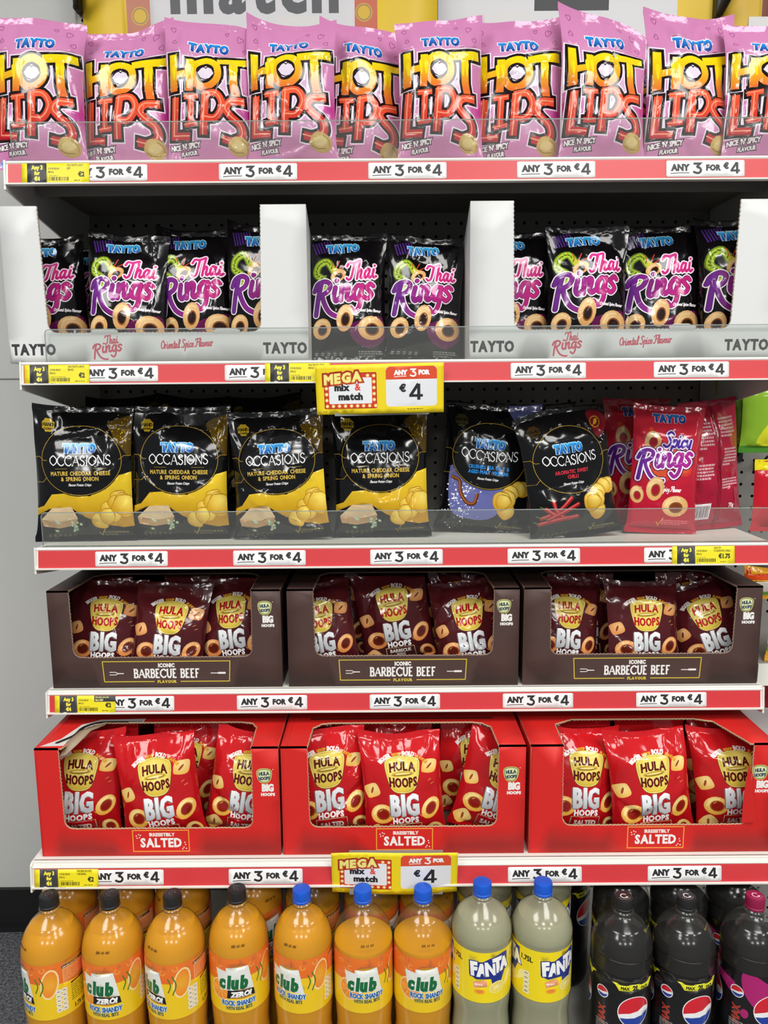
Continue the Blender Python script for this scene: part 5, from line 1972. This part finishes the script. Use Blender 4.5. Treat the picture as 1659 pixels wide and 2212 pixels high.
YF = -.150
CG, FG, PG = 'orange drink bottles', 'pale lemon drink bottles', 'cola bottles'
bottle('zero', 91, 1952, YF, -52, 'black-capped orange drink bottle at the left end of the front row', CG)
bottle('zero', 226, 1950, YF, -6, 'black-capped orange drink bottle, second in the front row', CG)
bottle('zero', 360, 1957, YF, -40, 'black-capped orange drink bottle, third in the front row, label turned to its information panel', CG)
bottle('zero', 507, 1932, YF + .012, 4, 'black-capped orange drink bottle right beside a blue-capped one in the front row', CG)
bottle('full', 649, 1932, YF + .010, -26, 'blue-capped orange drink bottle beside the last black-capped one', CG)
bottle('club', 783, 1929, YF + .010, 4, 'blue-capped orange drink bottle, its cap just below the yellow sign', CG)
bottle('club', 914, 1921, YF + .010, 2, 'blue-capped orange drink bottle beside the pale lemon bottles', CG)
bottle('fanta', 1044, 1913, YF, 4, 'pale lemon drink bottle with its label facing front', FG)
bottle('fanta', 1177, 1913, YF, 22, 'pale lemon drink bottle with its label turned to the right', FG)
bottle('pepsi', 1345, 1930, YF, 2, 'black-capped cola bottle nearest the pale lemon bottles', PG)
bottle('pepsi', 1482, 1932, YF, 4, 'black-capped cola bottle beside the magenta-capped one', PG)
bottle('cherry', 1634, 1936, YF, 6, 'magenta-capped cherry cola bottle at the right end', PG)
# second row, half hidden by the price rail
YB = -.036
for kind, px, turn, lb, g in (
        ('zero', 152, -40, 'orange drink bottle in the second row, behind the first black-capped bottle', CG),
        ('zero', 276, -75, 'orange drink bottle in the second row, behind the second black-capped bottle', CG),
        ('zero', 396, -60, 'orange drink bottle in the second row, behind the third black-capped bottle', CG),
        ('zero', 552, 40, 'orange drink bottle in the second row, behind the fourth black-capped bottle', CG),
        ('club', 676, -60, 'orange drink bottle in the second row, behind the first blue-capped bottle', CG),
        ('club', 802, 60, 'orange drink bottle in the second row, below the yellow sign', CG),
        ('club', 922, 50, 'orange drink bottle in the second row, next to the pale lemon ones', CG),
        ('fanta', 1046, 62, 'pale lemon bottle in the second row, behind the front-facing lemon bottle', FG),
        ('fanta', 1172, 50, 'pale lemon bottle in the second row, behind the turned lemon bottle', FG),
        ('pepsi', 1250, 40, 'dark cola bottle in the gap between lemon and cola bottles', PG),
        ('pepsi', 1340, 30, 'cola bottle in the second row, behind the first black-capped cola', PG),
        ('pepsi', 1464, 20, 'cola bottle in the second row, behind the second black-capped cola', PG),
        ('cherry', 1585, 0, 'cola bottle in the second row, behind the magenta-capped bottle', PG)):
    # caps of this row are out of sight: place it by its shoulder
    top = (CLUB if kind in ('zero', 'club') else FANTA if kind == 'fanta' else PEPSI)
    if kind not in PROTO: PROTO[kind] = make_bottle(kind)
    e = tree_copy(PROTO[kind])
    e.location = (float(at(px, 1960, YB)[0]), YB + (.110 if px == 1250 else 0), BASE_DECK)
    e.rotation_euler = (0, 0, math.radians(turn))
    prop(e, lb, 'drink bottle', g)


# ------------------------------------------------------------------ crisp packets on the shelves
def put(px, i, Y):
    """a point on the deck of shelf i, at depth Y, seen at column px"""
    p0, p1 = at(px, 200, Y), at(px, 2000, Y)
    z = DECKS[i] + .001
    t = (z - p0[2]) / (p1[2] - p0[2])
    return (float(p0[0] + (p1[0] - p0[0]) * t), Y, z)


HG = 'pink crisp packets on the top shelf'
HOT = [  # px, Y, width factor, top (l, m, r), roll, yaw, thickness, crumple, label
    (93, .055, .99, (10, 8, 0), .4, 4, 52, .9, 'pink HOT LIPS packet at the left end of the top shelf'),
    (281, .084, 1.0, (-14, -16, 10), -.3, -3, 52, 1.1, 'pink HOT LIPS packet, second from the left, right corner raised'),
    (459, .060, .98, (12, 2, -14), .2, 3, 52, 1.0, 'pink HOT LIPS packet, third from the left, top sloping down to the right'),
    (634, .048, 1.0, (22, -10, -2), -1.0, -2, 54, 1.1, 'pink HOT LIPS packet, fourth from the left, with a sharp left peak'),
    (782, .098, .95, (16, -4, -16), 1.6, 6, 50, 1.3, 'pink HOT LIPS packet, fifth from the left, set back behind its neighbours'),
    (952, .056, .95, (-6, 2, 12), -.2, 2, 56, .9, 'pink HOT LIPS packet, sixth from the left, level top with a small right peak'),
    (1116, .084, .98, (2, -4, 8), .2, -3, 56, 1.0, 'pink HOT LIPS packet, seventh from the left, in front of a white card'),
    (1299, .054, .97, (34, 4, -26), 1.0, 5, 52, 1.1, 'pink HOT LIPS packet, eighth from the left, tallest left peak'),
    (1482, .082, 1.0, (22, 0, 14), 1.6, 2, 56, 1.2, 'pink HOT LIPS packet, ninth from the left, both top corners raised'),
    (1654, .054, .98, (-4, -14, -14), .5, -4, 52, 1.0, 'pink HOT LIPS packet cut off by the right edge'),
]
for k, (px, Y, sc, top, rl, yw, th, cr, lb) in enumerate(HOT):
    if Y > .07: top = tuple(v + 6 for v in top)
    bag('crisp_packet', 'hot', put(px, 0, Y), lb, HG, 100 + k, scale=1.02 if Y > .07 else .985, sx=sc * 1.10, thick=th, top=top, curl=8, crumple=cr, lean=5, roll=rl, yaw=yw)
for k, (px, top) in enumerate(((190, (0, 0, 0)), (548, (-6, -6, -6)), (868, (4, -6, 0)), (1395, (0, -8, 0)))):
    bag('crisp_packet', 'hot', put(px, 0, .165), 'pink packet in the second row, glimpsed between ' + ('the first and second', 'the third and fourth', 'the fifth and sixth', 'the eighth and ninth')[k] + ' pink packets',
        HG, 140 + k, scale=.93, thick=50, top=top, crumple=1.0, lean=5)

TG = 'black ring packets on the second shelf'
TH = [  # px, Y, scale, top, roll, yaw, lean, label
    (118, .085, 1.0, (0, -4, 2), -3, 6, 5, 'black ring packet at the left end of the left tray, partly behind its post'),
    (276, .056, 1.0, (6, -4, -2), 2, 4, 6, 'black ring packet, second in the left tray'),
    (432, .084, 1.02, (16, 2, 0), -1, 0, 4, 'black ring packet, third in the left tray, with a raised left corner'),
    (580, .056, 1.03, (16, 0, 0), 0, -3, 4, 'black ring packet at the right end of the left tray, partly behind its post'),
    (753, .060, .99, (2, 2, 4), 0, 2, 6, 'black ring packet standing between the trays, beside the left tray'),
    (913, .062, .97, (6, 0, 2), 3, 4, 6, 'black ring packet standing between the trays, beside the right tray'),
    (1105, .085, 1.0, (0, 0, 0), 0, 4, 4, 'black ring packet at the left end of the right tray, partly behind its post'),
    (1266, .056, 1.02, (2, 0, 0), 0, 0, 5, 'black ring packet, second in the right tray'),
    (1424, .084, 1.03, (4, 2, 0), -1, -2, 4, 'black ring packet, third in the right tray, snake ornament in full view'),
    (1600, .056, 1.04, (14, 4, 0), -3, -4, 4, 'black ring packet at the right end of the right tray, beside torn cardboard'),
]
for k, (px, Y, sc, top, rl, yw, ln, lb) in enumerate(TH):
    p = put(px, 1, Y)
    bag('crisp_packet', 'thai', (p[0], p[1], p[2] + (0 if k in (4, 5) else .0040)), lb, TG, 200 + k, scale=sc, thick=48, top=top, crumple=1.0, lean=ln, roll=rl, yaw=yw, curl=4, sx=1.12,
        keep_in=(.4715, .7300, .009, 9) if k in (4, 5) else ((-.0185, .4645, .015, 9) if k < 4 else (.737, 1.2395, .015, 9)))
for k, (px, lb) in enumerate(((200, 'black ring packet in the back of the left tray, behind the first two'), (500, 'black ring packet in the back of the left tray, behind the last two'),
                              (700, 'black ring packet in the second row beside the left tray'), (985, 'black ring packet in the second row beside the right tray'),
                              (1190, 'black ring packet in the back of the right tray, behind the first two'), (1500, 'black ring packet in the back of the right tray, behind the last two'))):
    p = put(px, 1, .150)
    bag('crisp_packet', 'thai', (p[0], p[1], p[2] + (0 if k in (2, 3) else .0040)), lb, TG, 230 + k, scale=.96, thick=46, top=(8, -4, 6), lean=3,
        keep_in=((-.0185, .4645, .015, 9), (-.0185, .4645, .015, 9), (.476, .728, .015, 9), (.476, .728, .015, 9), (.737, 1.2395, .015, 9), (.737, 1.2395, .015, 9))[k])

OG = 'black crisp packets on the middle shelf'
OCC = [
    ('cheddar', 188, .052, 1.0, (8, 0, 0), 0, 4, 5, 50, 'black cheddar crisp packet at the left end of the middle shelf'),
    ('cheddar', 392, .064, 1.0, (0, -2, 4), 1, 2, 5, 50, 'black cheddar crisp packet, second from the left'),
    ('cheddar', 612, .055, .99, (-2, -8, 0), -3.5, -3, 6, 50, 'black cheddar crisp packet, third from the left, its lettering tilted upwards'),
    ('cheddar', 826, .070, 1.0, (2, -2, 10), -1, 0, 5, 50, 'black cheddar crisp packet below the upper yellow sign'),
    ('vinegar', 1038, .108, .99, (2, 0, 12), 6, -4, 5, 56, 'black crisp packet with blue and white splash, lettering sloping down'),
    ('chilli', 1245, .056, .97, (-10, 2, -2), -7, 8, 7, 56, 'black crisp packet with red chillies, lettering sloping up'),
]
for k, (art, px, Y, sc, top, rl, yw, ln, th, lb) in enumerate(OCC):
    bag('crisp_packet', art, put(px, 2, Y), lb, OG, 300 + k, scale=sc, thick=th, top=top, crumple=1.15, lean=ln, roll=rl, yaw=yw, curl=5, sx=1.05)
bag('crisp_packet', 'spicy', put(1425, 2, .085), 'crimson spicy ring packet facing front on the middle shelf', 'crimson ring packets', 330, scale=.985, thick=46, top=(2, -4, -2), crumple=1.0, lean=6, roll=3, yaw=-6)
bag('crisp_packet', 'spicy_back', put(1540, 2, .125), 'crimson packet turned back to front, showing its small print', 'crimson ring packets', 331, scale=1.0, thick=46, top=(0, 2, 6), crumple=1.1, lean=4, roll=-3.5, yaw=16)
bag('crisp_packet', 'spicy', put(1368, 2, .185), 'crimson ring packet in the second row, behind the chilli crisps', 'crimson ring packets', 332, scale=1.0, thick=46, top=(6, 4, 4), lean=3)
for k, (px, z, lb) in enumerate(((232, 0, 'lying black packet supporting the leaning one at the left of the second row'), (395, 0, 'lying black packet supporting the middle leaning one in the second row'),
                                 (575, 0, 'lying black packet supporting the leaning one at the right of the second row'))):
    p = put(px, 2, .120)
    o = bag('crisp_packet', 'cheddar', (p[0], .125, DECKS[2] + .036), lb, OG, 350 + k, scale=.9, thick=70, crumple=1.2, lean=86)
    p = put(px + (34 if k == 0 else 6), 2, .15)
    bag('crisp_packet', 'cheddar', (p[0] - .004, .140, DECKS[2] + .062), ('black crisp packet leaning in the second row above the first two front packets', 'black crisp packet leaning in the second row, its OCCASIONS lettering dark', 'black crisp packet leaning in the second row beside the yellow sign')[k],
        OG, 340 + k, scale=.88, thick=50, top=(6, -4, 4), crumple=1.2, lean=24, roll=(-2, 3, -3)[k])
for k, (px, lb) in enumerate(((820, 'black crisp packet in the second row behind the fourth cheddar packet'), (1150, 'black crisp packet in the second row behind the chilli and vinegar packets'))):
    bag('crisp_packet', 'chilli' if k else 'cheddar', put(px, 2, .175), lb, OG, 360 + k, scale=.98, thick=50, top=(4, 0, 6), lean=4)

# packets inside the brown and red cartons: px, Y, rise above the carton floor, roll, yaw, lean, label
BH, RH = 'brown hoop snack packets in the cartons', 'red hoop snack packets in the cartons'
where = {0: 'left', 1: 'middle', 2: 'right'}
BROWN = [
    (0, 222, .062, 0, 4, 4, 12, 'front left packet in the left brown carton'), (0, 357, .042, 0, 5, 0, 12, 'front middle packet in the left brown carton'), (0, 512, .066, 2, -6, -3, 12, 'front right packet in the left brown carton'),
    (1, 706, .050, -8, -8, 6, 14, 'front left packet in the middle brown carton'), (1, 868, .100, 8, -9, 0, 6, 'dark upright packet set back in the middle brown carton'), (1, 1030, .050, -3, -10, -8, 14, 'front right packet in the middle brown carton'),
    (2, 1212, .060, -4, 8, 6, 14, 'front left packet in the right brown carton'), (2, 1392, .044, -8, 0, 0, 12, 'front middle packet in the right brown carton'), (2, 1566, .060, -8, -20, -6, 14, 'front right packet in the right brown carton, strongly tilted'),
]
for k, (bx, px, Y, up, rl, yw, ln, lb) in enumerate(BROWN):
    p = put(px, 3, Y)
    bag('snack_packet', 'hoops_brown', (p[0], p[1], p[2] + .003 + max(up, 0) / 1e3), 'brown hoop snack packet, ' + lb, BH, 400 + k, scale=.945 + up * .003, sx=1.20, thick=52, top=(3, -5, 2), crumple=1.1, lean=ln + 3 if k != 4 else ln, roll=rl, yaw=yw, cat='snack packet', curl=6,
        keep_in=((.0092, .4052, .0162, .9175), (.4248, .8208, .0162, .9175), (.837, 1.242, .0162, .9175))[bx])
RED = [
    (0, 175, -.036, 2, 2, 4, 10, 'front left packet in the left red carton'), (0, 362, -.058, 8, -8, 0, 10, 'front middle packet in the left red carton, crumpled top'), (0, 520, -.036, -4, 8, -4, 12, 'front right packet in the left red carton'),
    (1, 718, -.036, 6, -4, 4, 10, 'front left packet in the middle red carton'), (1, 878, -.056, 6, -4, 0, 10, 'front middle packet in the middle red carton'), (1, 1050, -.036, -2, 14, -6, 12, 'front right packet in the middle red carton, tilted'),
    (2, 1252, -.036, -4, 4, 6, 12, 'front left packet in the right red carton'), (2, 1412, -.058, 6, -4, 0, 10, 'front middle packet in the right red carton, raised right corner'), (2, 1592, -.036, -6, -5, -4, 12, 'front right packet in the right red carton'),
]
for k, (bx, px, Y, up, rl, yw, ln, lb) in enumerate(RED):
    p = put(px, 4, Y)
    bag('snack_packet', 'hoops_red', (p[0], p[1], p[2] + .004), 'red hoop snack packet, ' + lb, RH, 450 + k, scale=.985 + up * .003, sx=1.18, thick=54, top=((2, -4, 12) if k in (1, 7) else (6, -6, 2)), crumple=1.15, lean=ln, roll=rl, yaw=yw, cat='snack packet', curl=6,
        keep_in=((.015, .409, -.0858, .6775), (.4212, .8182, -.0858, .6775), (.834, 1.231, -.0858, .6775))[bx])
# the packets behind them, tops only
for bx, art, i, Y0, xs, g, cname in ((0, 'hoops_brown', 3, .126, (235, 420), BH, 'brown'), (1, 'hoops_brown', 3, .150, (735, 985), BH, 'brown'), (2, 'hoops_brown', 3, .126, (1265, 1475), BH, 'brown'),
                                     (0, 'hoops_red', 4, .025, (245, 400, 540), RH, 'red'), (1, 'hoops_red', 4, .025, (715, 850, 1010), RH, 'red'), (2, 'hoops_red', 4, .025, (1255, 1390, 1540), RH, 'red')):
    for k, px in enumerate(xs):
        p = put(px, i, Y0)
        w3 = ('left', 'middle', 'right') if len(xs) == 3 else ('left', 'right')
        bag('snack_packet', art, (p[0], p[1] + .004 * k, p[2] + .004), f'{cname} hoop snack packet in the second row of the {where[bx]} {cname} carton, {w3[k]} one', g, 500 + 10 * bx + k + (i == 4) * 40,
            scale=.94, sx=1.10, thick=38, top=(4, 0, 5), lean=5, roll=(-4, 3, 5)[k], cat='snack packet',
            keep_in=(((.0092, .4052, .0162, .917), (.4248, .8208, .0162, .917), (.837, 1.242, .0162, .917)) if i == 3 else ((.015, .409, -.0858, .677), (.4212, .8182, -.0858, .677), (.834, 1.231, -.0858, .677)))[bx])


# ------------------------------------------------------------------ glimpses of the neighbouring bay
def pouch_art(name, w, h, base, items, back):
    a = Art(w, h, solid_base(base), back=back, grid=5)
    items(a)
    ARTS[name] = a


def _green(a):
    a.add(Re(0, 0, 110, 14), '4A8A2A')
    a.add(Po([(30, 20), (60, 70), (96, 84), (104, 40), (80, 16)], True), 'D8DC2A')
    a.add(T('NEW', 70, 104, 11, sx=.9, bold=.8, rot=6), 'B8402A')
    a.add(T('FLAVOUR', 70, 94, 6, sx=.8, bold=.4, rot=6), 'C8603A')


def _redtop(a):
    a.add(Re(0, 128, 110, 150), 'E8D81E')
    a.add(St([(20, 118), (40, 124), (60, 118)], 2), 'E8D0D0')


def _yellow(a):
    a.add(Re(0, 20, 130, 34), '5E9A2A')
    a.add(Re(0, 34, 130, 82), 'D8D4C8')
    for x, y, c in ((20, 60, '4A4A4A'), (50, 66, '7A8A3A'), (30, 44, '3A6A6A'), (70, 56, '8A8A8A')): a.add(El(x, y, 14, 10, 20), c)
    a.add(Re(0, 90, 130, 116), 'D84A1E')
    a.add(T('H', 16, 120, 22, sx=.8, bold=2), 'C01E2A')


def _white(a):
    a.add(Re(0, 0, 130, 26), '2E9A4A')
    a.add(T('H', 62, 118, 38, sx=.9, bold=3.4), 'F2F2F2', 2)
    a.add(T('H', 62, 118, 38, sx=.9, bold=3.4), 'B4161E')
    a.add(T('F', 24, 118, 20, sx=.8, bold=1.4), 'FBFBFB')


pouch_art('green', 110, 150, '8CB82E', _green, '5E8A2A')
pouch_art('redtop', 110, 150, 'C01A2A', _redtop, 'B01828')
pouch_art('yellowpack', 130, 160, 'E0A01E', _yellow, 'D09018')
pouch_art('whitepack', 130, 200, 'CFCFCC', _white, 'C4C4C0')

NG = 'sweet bags of the neighbouring bay'


def hung(px, py, Y, art, label, seed, sc=1.0, yaw=0, cat='sweet bag'):
    """a bag hanging on a wire hook, its top at (px, py)"""
    c = at(px, py, Y)
    a = ARTS[art]
    o = bag('sweet_bag', art, (float(c[0]), Y, float(c[2]) - a.h / 1e3 * sc), label, NG, seed, scale=sc, thick=26, crumple=.8, yaw=yaw, cat=cat)
    return o


for k, (px, Y) in enumerate(((1640, .200), (1668, .160), (1606, .250))):
    hung(px, 812, Y, 'green', ('green sweet bag marked NEW hanging at the right edge', 'yellow-green sweet bag cut off by the right edge', 'shaded green sweet bag hanging furthest from the edge')[k], 600 + k, .95, -4)
hung(1688, 992, .130, 'redtop', 'red sweet bag with a yellow top strip at the right edge', 610, .9)
bag('sweet_bag', 'yellowpack', (1.272 + .068, .050, .7725), 'orange sweet bag beside the right brown carton', NG, 611, scale=.98, thick=26, crumple=.8, cat='sweet bag')
hung(1640, 1218, .200, 'yellowpack', 'orange bag further back above the right brown carton', 612, .45)
bag('sweet_bag', 'whitepack', (1.275 + .075, .150, .530), 'white sweet bag with a red letter beside the right red carton', NG, 613, scale=1.0, thick=26, crumple=.8, cat='sweet bag')
for k, (px, py, lb) in enumerate(((1590, 985, 'dark wire hook below the green sweet bags'), (1640, 1006, 'dark wire hook holding the red sweet bag'))):
    c = at(px, py, BACK)
    e = empty('wire_hook', (float(c[0]), BACK - .002, float(c[2])), lb, 'hook', 'wire hooks of the neighbouring bay')
    MB().tube([(0, 0, 0), (0, -.03, .022), (0, -.20, .022), (0, -.21, .030)], .0025, 8).build('prong', M['wire'], e, smooth=True)
    MB().box(-.012, .012, -.003, .0, -.012, .014).build('back_plate', M['wire'], e)
